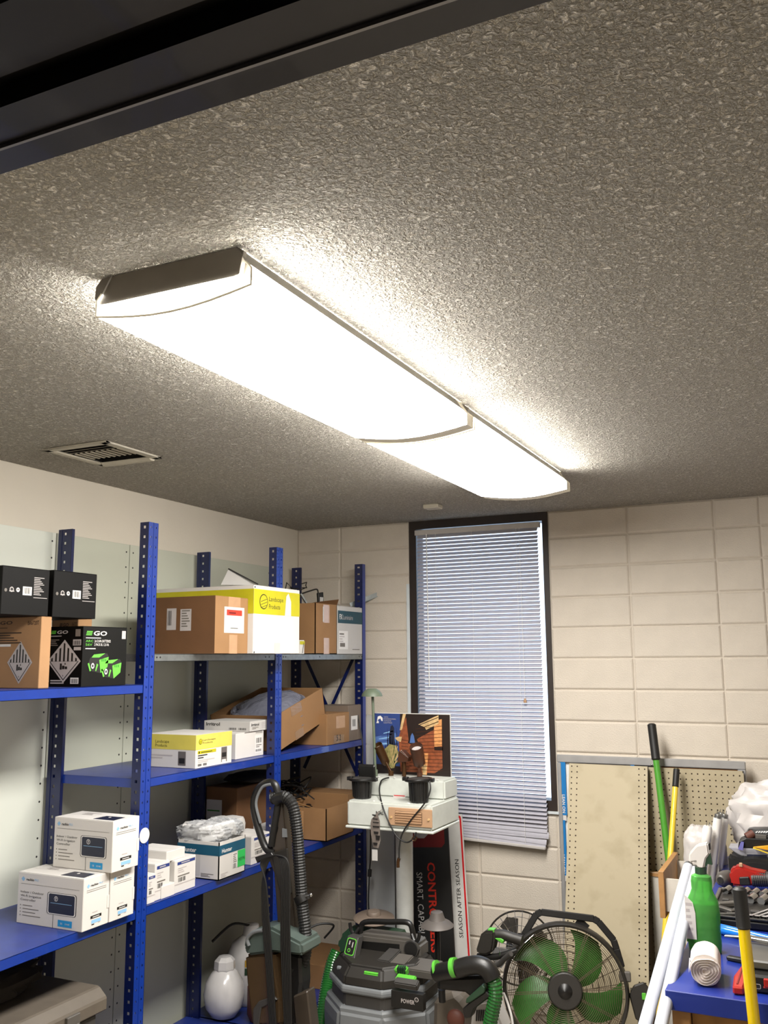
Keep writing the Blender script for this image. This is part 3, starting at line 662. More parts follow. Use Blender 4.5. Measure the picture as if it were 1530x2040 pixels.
# big yellow/white carton
Bp = K(504, 1302, x=.613); Cp = K(596, 1303, x=.613)
dd = (.10, .613, Bp.y, min(Cp.y, 3.574), ZT, K(507, 1165, x=.613).z); W, H, L = dd[1]-dd[0], dd[5]-dd[4], dd[3]-dd[2]
t = carton('product_carton', 'large white and yellow carton with open top flaps on the top shelf', dd, 'carton_white')
p = fX(dd); p.rect(0, .58*H, L, .365*H, 'yellow_print')
p.poly([(.66*L,.58*H),(.80*L,.58*H),(.80*L,.80*H),(.74*L,.93*H),(.69*L,.88*H)], 'carton_white', 2)
def lp(p, x, y, h, w_):
    p.disc(x, y, h, 'ink', 3, ry=h*1.0).disc(x, y, h*.88, 'yellow_print', 4)
    for q in (-.5, -.1, .3): p.poly([(x-h*.7, y+(q-.35)*h), (x+h*.8, y+(q+.05)*h), (x+h*.8, y+(q+.12)*h), (x-h*.7, y+(q-.28)*h)], 'ink', 5)
    return p.txt('Landscape', x+h*1.3, y+h*.15, h*.62, 'ink', w=w_).txt('Products', x+h*1.3, y-h*.85, h*.62, 'ink', w=w_*.78)
lp(p, .20*L, .765*H, .032, .115); p.rect(.44*L, 0, .12*L, .16*H, 'carton_grey', 2).disc(.02*L, .02*H, .004, 'ink', 2).disc(.02*L, .97*H, .004, 'ink', 2); p.build(t)
p = fY(dd); p.rect(0, .58*H, W, .365*H, 'yellow_print'); p.disc(.52*W, .70*H, .032, 'ink', 3).disc(.52*W, .70*H, .028, 'yellow_print', 4).txt('Landscape', .64*W, .73*H, .02, 'ink', w=.1).txt('Products', .64*W, .62*H, .02, 'ink', w=.08); p.build(t)
fl = [K(512, 1166, x=.40), K(455, 1134, x=.28), K(440, 1165, x=.28), K(506, 1172, x=.36)]
MB().prism(fl, (0, .003, 0), 'carton_grey').build('raised_flap', t)
MB().bar(K(455, 1133, x=.28), K(514, 1164, x=.41), .006, .006, 'ink').build('flap_edge', t)
# little yellow box
Cq = K(597, 1302, x=.475).y; dd = (.42, .475, Cq, Cq+.044, ZT, ZT+.066)
t = carton('small_carton', 'tiny yellow and white box squeezed between the big carton and the brown one', dd, 'carton_white')
L = .046; p = fX(dd); p.rect(0, .045, L, .016, 'yellow_print').poly([(.022,.004),(.027,.004),(.036,.04),(.04,.055),(.034,.05)], 'ink', 2); p.build(t)
# brown open carton with lights sticking out
Bp = K(628, 1301, x=.482); Cp = K(671, 1300, x=.482)
bro = (.24, .482, Bp.y, Cp.y, ZT, K(630, 1201, x=.482).z)
t = open_carton('brown_carton', 'open brown carton holding black path lights on the top shelf', bro, 'kraft')
x0,x1,y0,y1,z0,z1 = bro; L = y1-y0; H = z1-z0
MB().prism([(x0, y1, z1), (x1, y1, z1), (x1, y1+.02, z1+.03), (x0+.1, y1+.02, z1+.02)], (0, .003, 0), 'kraft_dark').build('flap', t)
p = fX(bro); p.rect(.35*L, .62*H, .3*L, .36*H, 'clear_tape').rect(.33*L, .64*H, .05*L, .3*H, 'carton_grey', 2).rect(.38*L, 0, .26*L, .32*H, 'clear_tape'); p.build(t)
t = thing('path_light', 'black bracket light with a ribbed panel poking out of the open brown carton', 'light', (.38, y0+.1, z1-.1))
pp = [K(600, 1183, x=.36), K(618, 1177, x=.36), K(631, 1174, x=.36), K(634, 1182, x=.36), K(636, 1196, x=.36)]
MB().tube(pp, .004, 'black_plastic', n=6).build('arm', t, smooth=True)
c = K(638, 1192, x=.36); k = MB(); k.obox(c, (0, .027, .004), (.006, 0, 0), (0, -.004, .030), 'black_plastic').build('head', t, bevel=.002)
for q in range(4): MB().obox(c+Vector((.0075, -.012+.009*q, -.008)), (0, .002, 0), (.001, 0, 0), (0, 0, .014), 'white_print').build('rib', t)
t = thing('wire_stakes', 'black bent wire frames sticking up behind the big yellow carton', 'wire', (.2, 3.95, 1.85))
for pl in ([(568,1178),(571,1161),(583,1172),(572,1178),(590,1180)], [(578,1170),(590,1178),(607,1172)], [(601,1163),(611,1160),(609,1166),(611,1171),(602,1171)], [(560,1180),(575,1174),(595,1172)]):
    MB().tube([K(u, v, x=.22) for u, v in pl], .003, 'black_plastic', n=5, smooth=0).build('wire', t)
tag(MB().bar(K(599, 1183, x=.38), K(612, 1204, x=.40), .012, .008, 'galv').build('metal_strip'), 'grey metal strip standing between the yellow carton and the open brown carton', 'strip')
# FX carton with aluminium channel
Bp = K(673, 1298, x=.486); Cp = K(727, 1298, x=.486)
dd = (.20, .486, Bp.y, min(Cp.y, 4.452), ZT, K(690, 1208, x=.486).z); W, H, L = dd[1]-dd[0], dd[5]-dd[4], dd[3]-dd[2]
t = carton('product_carton', 'white carton with a dark teal band at the far end of the top shelf', dd, 'carton_grey')
p = fX(dd); p.rect(0, .64*H, L, .26*H, 'teal_dark').txt('FX', .06*L, .72*H, .11*H, 'white_print', w=.12*L, bold=True).txt('Luminaire', .20*L, .72*H, .10*H, 'grey_print', w=.40*L)
p.rect(.04*L, .10*H, .36*L, .38*H, 'white_print').rect(.06*L, .40*H, .18*L, .03*H, 'ink_soft', 2).lines(.06*L, .35*H, .2*L, 3, .05*H, 'grey_print').rect(.08*L, .15*H, .2*L, .08*H, 'ink_soft', 2).rect(.58*L, .09*H, .3*L, .015*H, 'ink_soft', 2); p.build(t)
a = K(700, 1212, x=.40); c = K(757, 1186, x=.52)
a.z = max(a.z, dd[5]+.012); k = MB(); k.bar(a, c, .035, .004, 'galv').bar(a+Vector((0,.016,.008)), c+Vector((0,.016,.008)), .004, .022, 'galv').bar(a+Vector((0,-.016,.008)), c+Vector((0,-.016,.008)), .004, .022, 'galv')
tag(k.build('metal_channel'), 'grey metal channel resting on the white carton with the teal band', 'channel')

# shelf z 1.278
ZM = 1.2785
dd = dims((389,1532), (461,1522), (298,1525), (389,1487), z=ZM); dd = (.225, min(dd[1], .482), dd[2], dd[3], ZM, K(398, 1464+0, x=dd[1]).z)
dd = (dd[0], dd[1], dd[2], dd[3], ZM, dd[5]); W, H, L = dd[1]-dd[0], dd[5]-dd[4], dd[3]-dd[2]
t = carton('product_carton', 'low white and yellow transformer carton on the middle shelf', dd, 'carton_white')
p = fX(dd); p.rect(0, .55*H, L, .45*H, 'yellow_soft'); lp(p, .12*L, .79*H, .011, .085); p.rect(.05*L, .42*H, .5*L, .10*H, 'yellow_print').disc(.09*L, .47*H, .004, 'ink', 3).rect(.14*L, .455*H, .3*L, .02*H, 'ink', 3)
p.lines(.06*L, .36*H, .25*L, 2, .07*H, 'ink').lines(.06*L, .22*H, .45*L, 2, .05*H, 'grey_print').bars(.06*L, .06*H, .1*L, .07*H).bars(.2*L, .06*H, .1*L, .07*H).rect(.70*L, .15*H, .16*L, .38*H, 'pewter').rect(.72*L, .22*H, .12*L, .14*H, 'ink', 2).rect(.70*L, .07*H, .02*L, .1*H, 'pewter').rect(.84*L, .07*H, .02*L, .1*H, 'pewter'); p.build(t)
p = fY(dd); p.rect(0, .55*H, W, .45*H, 'yellow_soft').txt('Landscape', .2*W, .74*H, .012, 'ink').txt('Products', .2*W, .62*H, .012, 'ink').lines(.05*W, .35*H, .5*W, 2, .08*H, 'grey_print').rect(.66*W, .08*H, .15*W, .42*H, 'pewter').rect(.68*W, .14*H, .11*W, .16*H, 'ink', 2); p.build(t)
Bp = K(469, 1516, x=.43); Cp = K(541, 1503, x=.43)
wh = (.24, .43, Bp.y, min(Cp.y, 3.576), ZM, ZM+.108); W, H, L = wh[1]-wh[0], .108, wh[3]-wh[2]
t = carton('white_carton', 'plain white carton with barcodes beside the blue post, under the flat box', wh, 'carton_white')
p = fX(wh); p.rect(.68*L, .12*H, .26*L, .72*H, 'white_print').bars(.72*L, .52*H, .2*L, .2*H, n=6).lines(.72*L, .42*H, .2*L, 2, .07*H).bars(.70*L, .18*H, .22*L, .09*H, n=10).lines(.7*L, .92*H, .25*L, 1, .05*H, 'ink_soft').rect(.3*L, .97*H, .64*L, .03*H, 'ink_soft', 2); p.build(t)
z0 = wh[5]+.0005; dd = (.19, .435, 3.43, 3.60, z0, z0+.045)
Bp = K(498, 1463, x=.435); Cp = K(541, 1457, x=.435); dd = (.19, .435, Bp.y, Cp.y-.01, z0, z0+.044); W, H, L = dd[1]-dd[0], .044, dd[3]-dd[2]
t = carton('flat_carton', 'flat white carton with bold black lettering lying on the plain white carton', dd, 'carton_grey')
p = fX(dd); p.txt('Irritrol', .06*L, .52*H, .012, 'ink', w=.36*L, bold=True).lines(.1*L, .35*H, .3*L, 2, .12*H).lines(.55*L, .75*H, .36*L, 4, .16*H, 'grey_print'); p.build(t)
p = fY(dd); p.txt('Irritrol', .05*W, .52*H, .014, 'ink', w=.30*W, bold=True).bars(.55*W, .15*H, .16*W, .2*H).bars(.76*W, .15*H, .16*W, .2*H); p.build(t)
# tilted open carton with coil
XT = .443; piv = K(557, 1500, x=XT); far = K(650, 1437, x=XT); up0 = K(560, 1403, x=XT)
ang = math.atan2(far.z-piv.z, far.y-piv.y)
L = (far-piv).length; H = (K(647, 1369, x=XT)-far).length*.98; W = .36
Mt = Matrix.Translation((XT-W, piv.y, ZM+.003)) @ Matrix.Rotation(ang, 4, 'X')
t = thing('coil_carton', 'big open brown carton tipped up at one end, with a wrapped coil inside', 'box', (.3, piv.y+L/2, ZM))
k = MB(); th = .004
k.box((0,0,0), (W,L,th), 'kraft').box((0,0,0), (th,L,H), 'kraft').box((W-th,0,0), (W,L,H), 'kraft').box((0,0,0), (W,th,H), 'kraft').box((0,L-th,0), (W,L,H), 'kraft'); k.v = [Mt @ p_ for p_ in k.v]; k.build('body', t)
k = MB(); k.box((W,L*.30,H*.72), (W+.0006,L*.52,H-.002), 'tape').box((W,L*.33,.002), (W+.0006,L*.50,H*.25), 'tape'); k.v = [Mt @ p_ for p_ in k.v]; k.build('tape', t)
t2 = thing('plastic_coil', 'coil of tubing in clear plastic film inside the tipped carton', 'coil', (.3, piv.y+L/2, ZM+.1))
k = MB()
for q in range(5):
    rr = .165-.012*(q % 2)
    pts = [(W/2+rr*math.cos(a*math.pi/8), L*.5+(rr+.02)*math.sin(a*math.pi/8), .05+.022*q) for a in range(16)]
    k.tube(pts, .016, 'coil_film', n=8, closed=True, smooth=3)
k.blob((W/2, L*.5, .12), .165, .20, .075, 'coil_film', 20, 12, amp=.18, fr=5); k.v = [Mt @ p_ for p_ in k.v]; k.build('coil', t2, smooth=True)
# small carton right + grey one
Bp = K(671, 1487, x=.487); Cp = K(706, 1480, x=.487)
dd = (.12, .487, Bp.y, 4.33, ZM, K(676, 1422, x=.487).z); Bq = K(668, 1487, z=ZM)
dd = (.16, .486, max(Bq.y, 4.06), 4.30, ZM, ZM+.15); W, H, L = dd[1]-dd[0], dd[5]-dd[4], dd[3]-dd[2]
t = carton('brown_carton', 'small brown carton with a pen mark, at the far end of the middle shelf', dd, 'kraft')
p = fX(dd); p.rect(.30*L, .02*H, .45*L, .26*H, 'tape').txt('5.2', .42*L, .1*H, .03, 'ink', 3).rect(.4*L, .5*H, .4*L, .4*H, 'clear_tape'); p.build(t)
dd = (.30, .478, 4.305, 4.452, ZM, ZM+.18); W, H, L = dd[1]-dd[0], dd[5]-dd[4], dd[3]-dd[2]
t = carton('grey_carton', 'worn grey-brown carton with a white label, wedged against the last post', dd, 'taupe'); p = fX(dd); p.rect(.2*L, .3*H, .5*L, .4*H, 'white_print').bars(.3*L, .4*H, .25*L, .2*H); p.build(t)

# shelf z .837 : small white valve boxes, hunter carton etc.
ZL = .8375
def small(label, d, m='carton_white', stripe=True, name='valve_box'):
    t = carton(name, label, d, m, group='small white valve boxes'); x0,x1,y0,y1,z0,z1 = d; H, L = z1-z0, y1-y0
    if stripe:
        p = fX(d); p.rect(.12*L, .84*H, .84*L, .09*H, 'navy_label').rect(.3*L, .87*H, .4*L, .03*H, 'grey_print', 2).lines(.15*L, .72*H, .4*L, 3, .06*H, 'grey_print').rect(.15*L, .48*H, .55*L, .035*H, 'ink_soft').bars(.18*L, .32*H, .36*L, .13*H, n=7).rect(0, .24*H, L, .004, 'grey_print', 1); p.build(t)
    return t
hd = dims((445,1756), (497,1732), (352,1746), (446,1672), z=ZL); hd = (hd[0], min(hd[1], .50), hd[2], hd[3], ZL, K(446, 1680, x=hd[1]).z)
c1 = dims((372,1770-1), (388,1757), (334,1766), (345,1720), z=ZL)
y0 = K(349, 1770, x=.47).y
small('white valve box standing upright in front of the teal-banded carton, under the flat white box', (.36, .47, K(347,1770,x=.47).y, K(389,1756,x=.47).y, ZL, ZL+.118))
yA = K(347, 1770, x=.47).y
small('white valve box behind the upright one, its back against the rack', (.245, .355, yA+.0, yA+.085, ZL, ZL+.112), stripe=False)
yB = yA-.075
small('low white box lying just left of the upright valve box', (.385, .475, yA-.08, yA-.004, ZL, ZL+.045), stripe=False)
z2 = ZL+.1185; small('flat open white box lying on top of the upright valve box', (.30, .458, yA-.035, yA+.075, z2, z2+.038), stripe=False)
small('white valve box partly hidden by the front post, the taller one with a navy band', (.36, .47, 2.80, 2.885, ZL, ZL+.128))
small('white valve box with a navy band right behind the front post', (.40, .475, 2.755, 2.797, ZL, ZL+.10))
small('white valve box at the back, behind the post, with a blue end', (.22, .33, 2.85, 2.96, ZL, ZL+.135))
small('half-open white valve box at the back left, showing a brown inside', (.20, .33, 2.76, 2.84, ZL, ZL+.10))
W, H, L = hd[1]-hd[0], hd[5]-hd[4], hd[3]-hd[2]
t = open_carton('open_carton', 'white carton with a teal band and a neon green sticker, bubble wrap spilling out', hd, 'carton_white')
p = fX(hd); p.rect(0, .64*H, L, .27*H, 'teal_print').txt('Hunter', .10*L, .70*H, .11*H, 'white_print', w=.38*L, bold=True).rect(.70*L, .18*H, .30*L, .45*H, 'neon', 3).txt('REPR', .74*L, .34*H, .09*H, 'ink', 4, w=.25*L).rect(.50*L, .2*H, .2*L, .4*H, 'white_print', 2).lines(.53*L, .55*H, .14*L, 5, .05*H, 'ink_soft', 3).bars(.53*L, .19*H, .12*L, .13*H, l=3, n=5).lines(.08*L, .14*H, .25*L, 3, .04*H, 'grey_print'); p.build(t)
p = fY(hd); p.rect(0, .64*H, W, .27*H, 'teal_print').txt('Hunter', .12*W, .69*H, .12*H, 'white_print', w=.34*W, bold=True).rect(.28*W, .12*H, .12*W, .5*H, 'grey_print').bars(.30*W, .2*H, .05*W, .36*H, n=4).rect(.42*W, .08*H, .14*W, .55*H, 'carton_grey', 1).lines(.58*W, .14*H, .3*W, 3, .035*H, 'ink_soft'); p.build(t)
t = thing('bubble_wrap', 'crumpled clear bubble wrap around white parts, on the teal-banded carton', 'packaging', ((hd[0]+hd[1])/2, (hd[2]+hd[3])/2, hd[5]-.02))
k = MB(); cc = Vector(((hd[0]+hd[1])/2-.03, (hd[2]+hd[3])/2-.01, hd[5]+.015))
k.blob(cc, .115, .08, .045, 'plastic_film', 44, 26, amp=.16, fr=12, seed=2, ex=.75).build('film', t, smooth=True)
k = MB(); k.blob(cc+Vector((.05, .06, .018)), .085, .05, .034, 'plastic_film', 36, 20, amp=.2, fr=12, seed=5, ex=.7).build('film', t, smooth=True)
k = MB(); k.obox(cc+Vector((.065, .0, .010)), (.052, .05, .012), (-.006, .004, .001), (-.004, -.006, .030), 'white_print').build('wrapped_part', t, bevel=.004)
k = MB(); k.obox(cc+Vector((-.035, .0, .035)), (.05, .03, .002), (-.02, .035, 0), (0, 0, .005), 'carton_white').build('wrapped_part', t, bevel=.003)
k = MB(); k.blob(cc+Vector((-.03, -.01, .01)), .09, .06, .03, 'carton_grey', 20, 10, amp=.3, fr=9).build('wrapped_part', t, smooth=True)
yC = hd[3]+.01
small('white valve box with a navy band between the teal-banded carton and the vacuum', (.33, .465, K(500,1733,x=.465).y, K(545,1720,x=.465).y-.012, ZL, ZL+.115))
small('white box behind the vacuum handle, to the right of the valve box', (.34, .45, 3.64, 3.75, ZL, ZL+.12), stripe=False)
tag(MB().blob((.33, 3.45, ZL+.155), .07, .07, .035, 'carton_grey', 16, 8, amp=.2, fr=6, ex=.6).build('white_packet', smooth=True), 'crumpled white packet on the valve box beside the vacuum', 'packet')
# dark carton at the back with a black bag on it
dd = (.06, .27, 3.38, 3.80, ZL, ZL+.27)
a = K(470, 1570, x=.27); dd = (.10, .27, K(472, 1600, x=.27).y, K(472, 1600, x=.27).y+.36, ZL, K(474, 1570, x=.27).z); W, H, L = dd[1]-dd[0], dd[5]-dd[4], dd[3]-dd[2]
t = carton('dark_brown_carton', 'dark brown carton with a paper label at the back of the lower shelf', dd, 'kraft_dark')
p = fY(dd); p.rect(.02*W, .30*H, .5*W, .5*H, 'carton_grey').rect(.06*W, .36*H, .15*W, .1*H, 'ink', 2).rect(.3*W, .36*H, .15*W, .1*H, 'ink', 2).rect(.05*W, .62*H, .4*W, .02*H, 'green_dark', 2); p.build(t)
tag(MB().blob((.2, dd[2]+.22, dd[5]+.022), .10, .16, .028, 'soft_black', 20, 10, amp=.25, fr=6).build('black_bag', smooth=True), 'flattened black plastic bag lying on the dark brown carton', 'bag')
dd = (.28, .45, 3.80, 3.90, ZL, ZL+.16)
t = carton('kraft_box', 'plain brown box behind the vacuum handle on the lower shelf', (.16, .44, dd[3]+.004 if dd[3] > 3.78 else 3.82, 3.92, ZL, ZL+.15), 'kraft')
# black cable heap
t = thing('cable_heap', 'tangled heap of thin black cable on the lower shelf', 'cable', (.2, 4.0, ZL))
k = MB(); rnd = random.Random(3)
for q in range(40):
    c = Vector((.20+rnd.uniform(-.06, .05), 4.09+rnd.uniform(-.03, .14), ZL+.12+rnd.uniform(-.08, .12)))
    k.tube([c+Vector((rnd.uniform(-.09, .09), rnd.uniform(-.1, .1), rnd.uniform(-.05, .05))) for _ in range(5)], .0035, 'black_rubber', n=5, smooth=4)
o = k.build('cable', t); o['kind'] = 'stuff'
# open carton
Bp = K(651, 1684, z=ZL); x1 = min(Bp.x, .52)
oc = (.26, .515, K(650, 1684, x=.515).y, K(704, 1662, x=.515).y, ZL, K(653, 1611, x=.515).z)
t = open_carton('open_brown_carton', 'open empty brown carton overhanging the lower shelf near the display', oc, 'kraft')
x0,x1,y0,y1,z0,z1 = oc
MB().prism([(x0, y0+.01, z1), (x0, y1-.01, z1), (x0-.04, y1-.01, z1+.03), (x0-.04, y0+.01, z1+.03)], (.003, 0, 0), 'kraft').build('flap', t)
MB().tube([(x0+.02, y0+.03, z1+.01), (x0+.09, y0+.02, z1+.012), (x0+.19, y0+.01, z1-.004)], .003, 'tape', n=5).build('strap', t)
dd = (.10, .48, y1+.005, 4.45, ZL, z1+.03)
t = carton('brown_carton', 'brown carton with a label behind the open empty one', dd, 'kraft'); p = fX(dd); L = dd[3]-dd[2]; H = dd[5]-dd[4]; p.rect(.5*L, .55*H, .4*L, .35*H, 'carton_grey'); p.build(t)

# bottom shelf things
ZB = .1305
t = thing('storage_tote', 'grey-brown tool chest with a latched lid on the bottom shelf', 'tote', (.27, 2.2, ZB))
xt = .478; yt1 = 2.565
k = MB(); k.box((.10, 1.86, ZB), (xt-.015, yt1-.03, .55), 'dark_grey'); k.build('body', t, bevel=.008)
k = MB(); k.prism([(.09, 1.84, .55), (xt, 1.84, .55), (xt, 1.84, .592), (xt-.035, 1.84, .622), (.12, 1.84, .622), (.09, 1.84, .60)], (0, yt1-1.84, 0), 'tote_grey'); k.build('lid', t, bevel=.005)
for yy in (2.12, 2.40):
    k = MB(); k.box((xt, yy-.028, .53), (xt+.012, yy+.028, .588), 'mid_grey').box((xt+.012, yy-.02, .54), (xt+.016, yy+.02, .56), 'soft_black'); k.build('latch', t, bevel=.003)
tag(MB().blob((.21, 2.22, .668), .11, .28, .045, 'cloth_dark', 26, 12, amp=.3, fr=6, seed=4, ex=.8).build('dark_cloth', smooth=True), 'dark cloth heaped on the tool chest', 'cloth')
def bottle(label, c, prof, m='tank_white', d=(0,0,1), cap=None, group=None):
    t = thing('white_tank', label, 'tank', c, group=group); MB().lathe(c, d, prof, 28, m).build('body', t, smooth=True)
    if cap: MB().lathe(Vector(c)+Vector(d)*cap[0], d, cap[1], 8, m).build('cap', t)
    return t
q = K(433, 2030, z=ZB); 
sc = Vector((q.x+.02, q.y+.02, ZB))
t = bottle('round white tank with a faceted cap on the bottom shelf', sc, [(.02, 0), (.055, .012), (.082, .05), (.092, .105), (.082, .155), (.055, .195), (.04, .208)], cap=(.200, [(.045, 0), (.048, .01), (.046, .042), (.030, .058), (.01, .060)]))
Pr(sc+Vector((.066, -.035, .15)), (.4, .7, 0), (-.5, .1, .8)).rect(0, 0, .03, .03, 'ink').rect(.007, .007, .016, .016, 'grey_print', 2).build(t, 'label_print')
sc = Vector((.18, 3.88, ZB)); t = bottle('larger white tank with a yellow label behind the round one', sc, [(.10, 0), (.115, .02), (.115, .19), (.09, .25), (.04, .285), (.035, .33), (.01, .335)])
k = MB(); r = .117
for zz, m in ((.175, 'tank_label'), (.14, 'dark_green')):
    pts = []
    for a in range(-70, -9, 12): pts.append(sc+Vector((r*math.cos(math.radians(a)), r*math.sin(math.radians(a)), zz)))
    n = len(pts); k.add(pts+[p_+Vector((0, 0, .03)) for p_ in pts], [(i, i+1, n+i+1, n+i) for i in range(n-1)], m)
k.build('label_print', t)
MB().tube([sc+Vector((0, -.02, .33)), sc+Vector((-.02, -.13, .36)), sc+Vector((-.05, -.24, .31))], .006, 'black_rubber', n=6).build('hose', t, smooth=True)
q = K(618, 2012, z=ZB)
sc = Vector((.38, q.y if 3.8 < q.y < 4.3 else 4.02, ZB)); t = bottle('slim white canister standing at the far end of the bottom shelf', sc, [(.05, 0), (.055, .008), (.055, .06), (.048, .07), (.048, .22), (.035, .25), (.014, .265), (.014, .31), (.01, .315)], cap=(.262, [(.018, 0), (.018, .03), (.012, .034)]))
MB().tube([sc+Vector((.01, 0, .30)), sc+Vector((.08, .06, .33)), sc+Vector((.13, .10, .345)), sc+Vector((.17, .14, .33)), sc+Vector((.12, .14, .27))], .005, 'black_rubber', n=6).build('hose', t, smooth=True)
t = carton('brown_carton', 'brown carton on the bottom shelf against the end wall', (.15, .45, 4.12, 4.44, ZB, ZB+.11), 'kraft')
t = thing('brass_valve', 'brown and brass valve with fittings beside the round white tank', 'valve', (.33, 3.66, ZB))
MB().lathe((.36, 3.68, ZB), (0,0,1), [(.04, 0), (.055, .03), (.055, .14), (.03, .16)], 16, 'sand_brown').build('body', t, smooth=True)
MB().cyl((.40, 3.63, ZB+.03), (.44, 3.60, ZB+.02), .016, n=10, m='bronze').build('outlet', t, smooth=True)
MB().cyl((.40, 3.66, ZB+.06), (.40, 3.64, ZB+.13), .012, n=10, m='tan_plate').build('stem', t, smooth=True)
tag(MB().lathe((.42, 3.56, ZB+.02), (.5, .5, .1), [(.012, 0), (.02, .01), (.02, .05), (.01, .07)], 12, 'tank_white').build('white_fitting', smooth=True), 'small white plastic fitting in front of the brass valve', 'fitting')

# ================================================================== DISPLAY STAND
YD = 3.80
fl, fr = K(692, 1645, y=YD), K(862, 1655, y=YD); zb = .962; xl0, xr0 = fl.x, fr.x
z1 = K(865, 1605, y=YD).z; z2 = K(878, 1555, y=3.96).z
t = thing('display_stand', 'off-white stepped display stand on a round white column', 'display', (.95, 4.0, 0))
k = MB(); k.prism([(xl0, YD-.004, zb), (xr0, YD-.004, zb), (xr0+.005, YD+.31, zb), (xl0, YD+.31, zb)], (0, 0, z1-zb), 'display_white'); k.build('lower_step', t, bevel=.008, seg=2)
k = MB(); k.prism([(xl0+.01, 3.96, z1-.002), (xr0-.005, 3.96, z1-.002), (xr0, YD+.31, z1-.002), (xl0+.01, YD+.31, z1-.002)], (0, 0, z2-z1+.002), 'display_white'); k.build('upper_step', t, bevel=.008, seg=2)
k = MB(); k.box((xl0-.006, YD-.010, zb-.010), (xr0+.006, YD+.312, zb+.001), 'display_white'); k.build('rim', t, bevel=.003)
cxl = K(806, 1750, y=4.04).x; MB().cyl((cxl, 4.04, .02), (cxl, 4.04, zb-.01), .040, n=28, m='pvc').build('column', t, smooth=True)
MB().lathe((cxl, 4.04, 0), (0,0,1), [(.16, 0), (.16, .02), (.05, .05)], 28, 'pvc').build('base', t, smooth=True)
pf = Pr((xl0, YD-.006, zb), (1,0,0), (0,0,1))
qn = K(735, 1621, y=YD-.006); pf.txt('NAL', qn.x-xl0+.035, qn.z-zb, .014, 'ink', bold=True)
ql = K(783, 1590, y=3.955); pf.build(t)
pf = Pr((ql.x, 3.957, ql.z-.006), (1,0,0), (0,0,1)); pf.rect(0, 0, .062, .024, 'carton_grey').lines(.004, .016, .055, 2, .009, 'sign_red', t=.004); pf.build(t, 'label_print')
for (u, v, yy) in ((755, 1552, 3.97), (786, 1552, 3.97), (745, 1600, 3.82), (814, 1602, 3.82), (872, 1555, 3.97)):
    q = K(u, v, y=yy); zz = z2 if yy > 3.9 else z1
    MB().cyl((q.x, yy, zz-.0005), (q.x, yy, zz+.002), .006, n=10, m='white_print').build('screw_cap', t)
# louvered brick light on the front
q0, q1 = K(775, 1640, y=YD-.006), K(861, 1613, y=YD-.006); w_, h_ = q1.x-q0.x, q1.z-q0.z+.005
t = thing('brick_light', 'tan louvered brick light screwed to the front of the display stand', 'light', (q0.x, YD-.01, q0.z-.003))
o = Vector((q0.x, YD-.012, q0.z-.006)); MB().box(o, o+Vector((w_, .008, h_)), 'tan_plate').build('face_plate', t, bevel=.0015)
for j in range(5):
    z_ = o.z+h_*(.20+.135*j); MB().obox((o.x+w_*.47, YD-.0145, z_), (w_*.30, 0, 0), (0, .003, .0015), (0, -.0015, .003), 'tan_plate').build('louver', t)
MB().box((o.x+w_*.16, YD-.0125, o.z+h_*.14), (o.x+w_*.78, YD-.0118, o.z+h_*.82), 'louver_dark').build('slot_backing', t)
for fx in (.07, .93): MB().cyl((o.x+w_*fx, YD-.012, o.z+h_*.45), (o.x+w_*fx, YD-.016, o.z+h_*.45), .005, n=10, m='gold_print').build('screw', t)
# cans
def can(u, vt, vb, yy, lab, lid, tilt=(0,0,1)):
    p = K(u, vb, y=yy); p.z = z1+.001; top = K(u, vt, y=yy).z; h = top-p.z; t = thing('well_light', lab, 'light', p, group='black well lights on the display'); d = Vector(tilt).normalized()
    MB().lathe(p, d, [(.036, 0), (.041, .004), (.0445, h*.5), (.046, h-.014)], 24, 'black_plastic').build('canister', t, smooth=True)
    for q in range(8):
        a = math.radians(200+q*20); MB().bar(p+Vector((.0435*math.cos(a), .0435*math.sin(a), .006)), p+Vector((.0475*math.cos(a), .0475*math.sin(a), h-.016)), .003, .003, 'black_rubber').build('rib', t)
    k = MB().lathe(p+d*(h-.014), d, [(.052, 0), (.062, .003), (.062, .012), (.055, .014), (.050, .012), (.048, .004)], 28, 'black_plastic')
    for sx in (-1, 1): k.obox(p+d*(h-.006)+Vector((sx*.062, 0, 0)), (.012, 0, 0), (0, .012, 0), (0, 0, .008), 'black_plastic')
    k.build('flange', t, smooth=True, bevel=.001)
    MB().lathe(p+d*(h-.006), d, [(.046, 0), (.046, .004)], 24, 'dark_grey').build('lens', t)
    if lid:
        MB().obox(p+d*(h+.022)+Vector((0, .048, 0)), (.044, 0, 0), (0, .006, .004), (0, -.004, .032), 'black_plastic').build('lid', t, bevel=.006)
can(722, 1549, 1596, 3.875, 'black well light with its lid tipped up, on the left of the display', True)
can(836, 1550, 1602, 3.862, 'black well light on the right of the display, cable looped over it', False, (-.05, 0, 1))
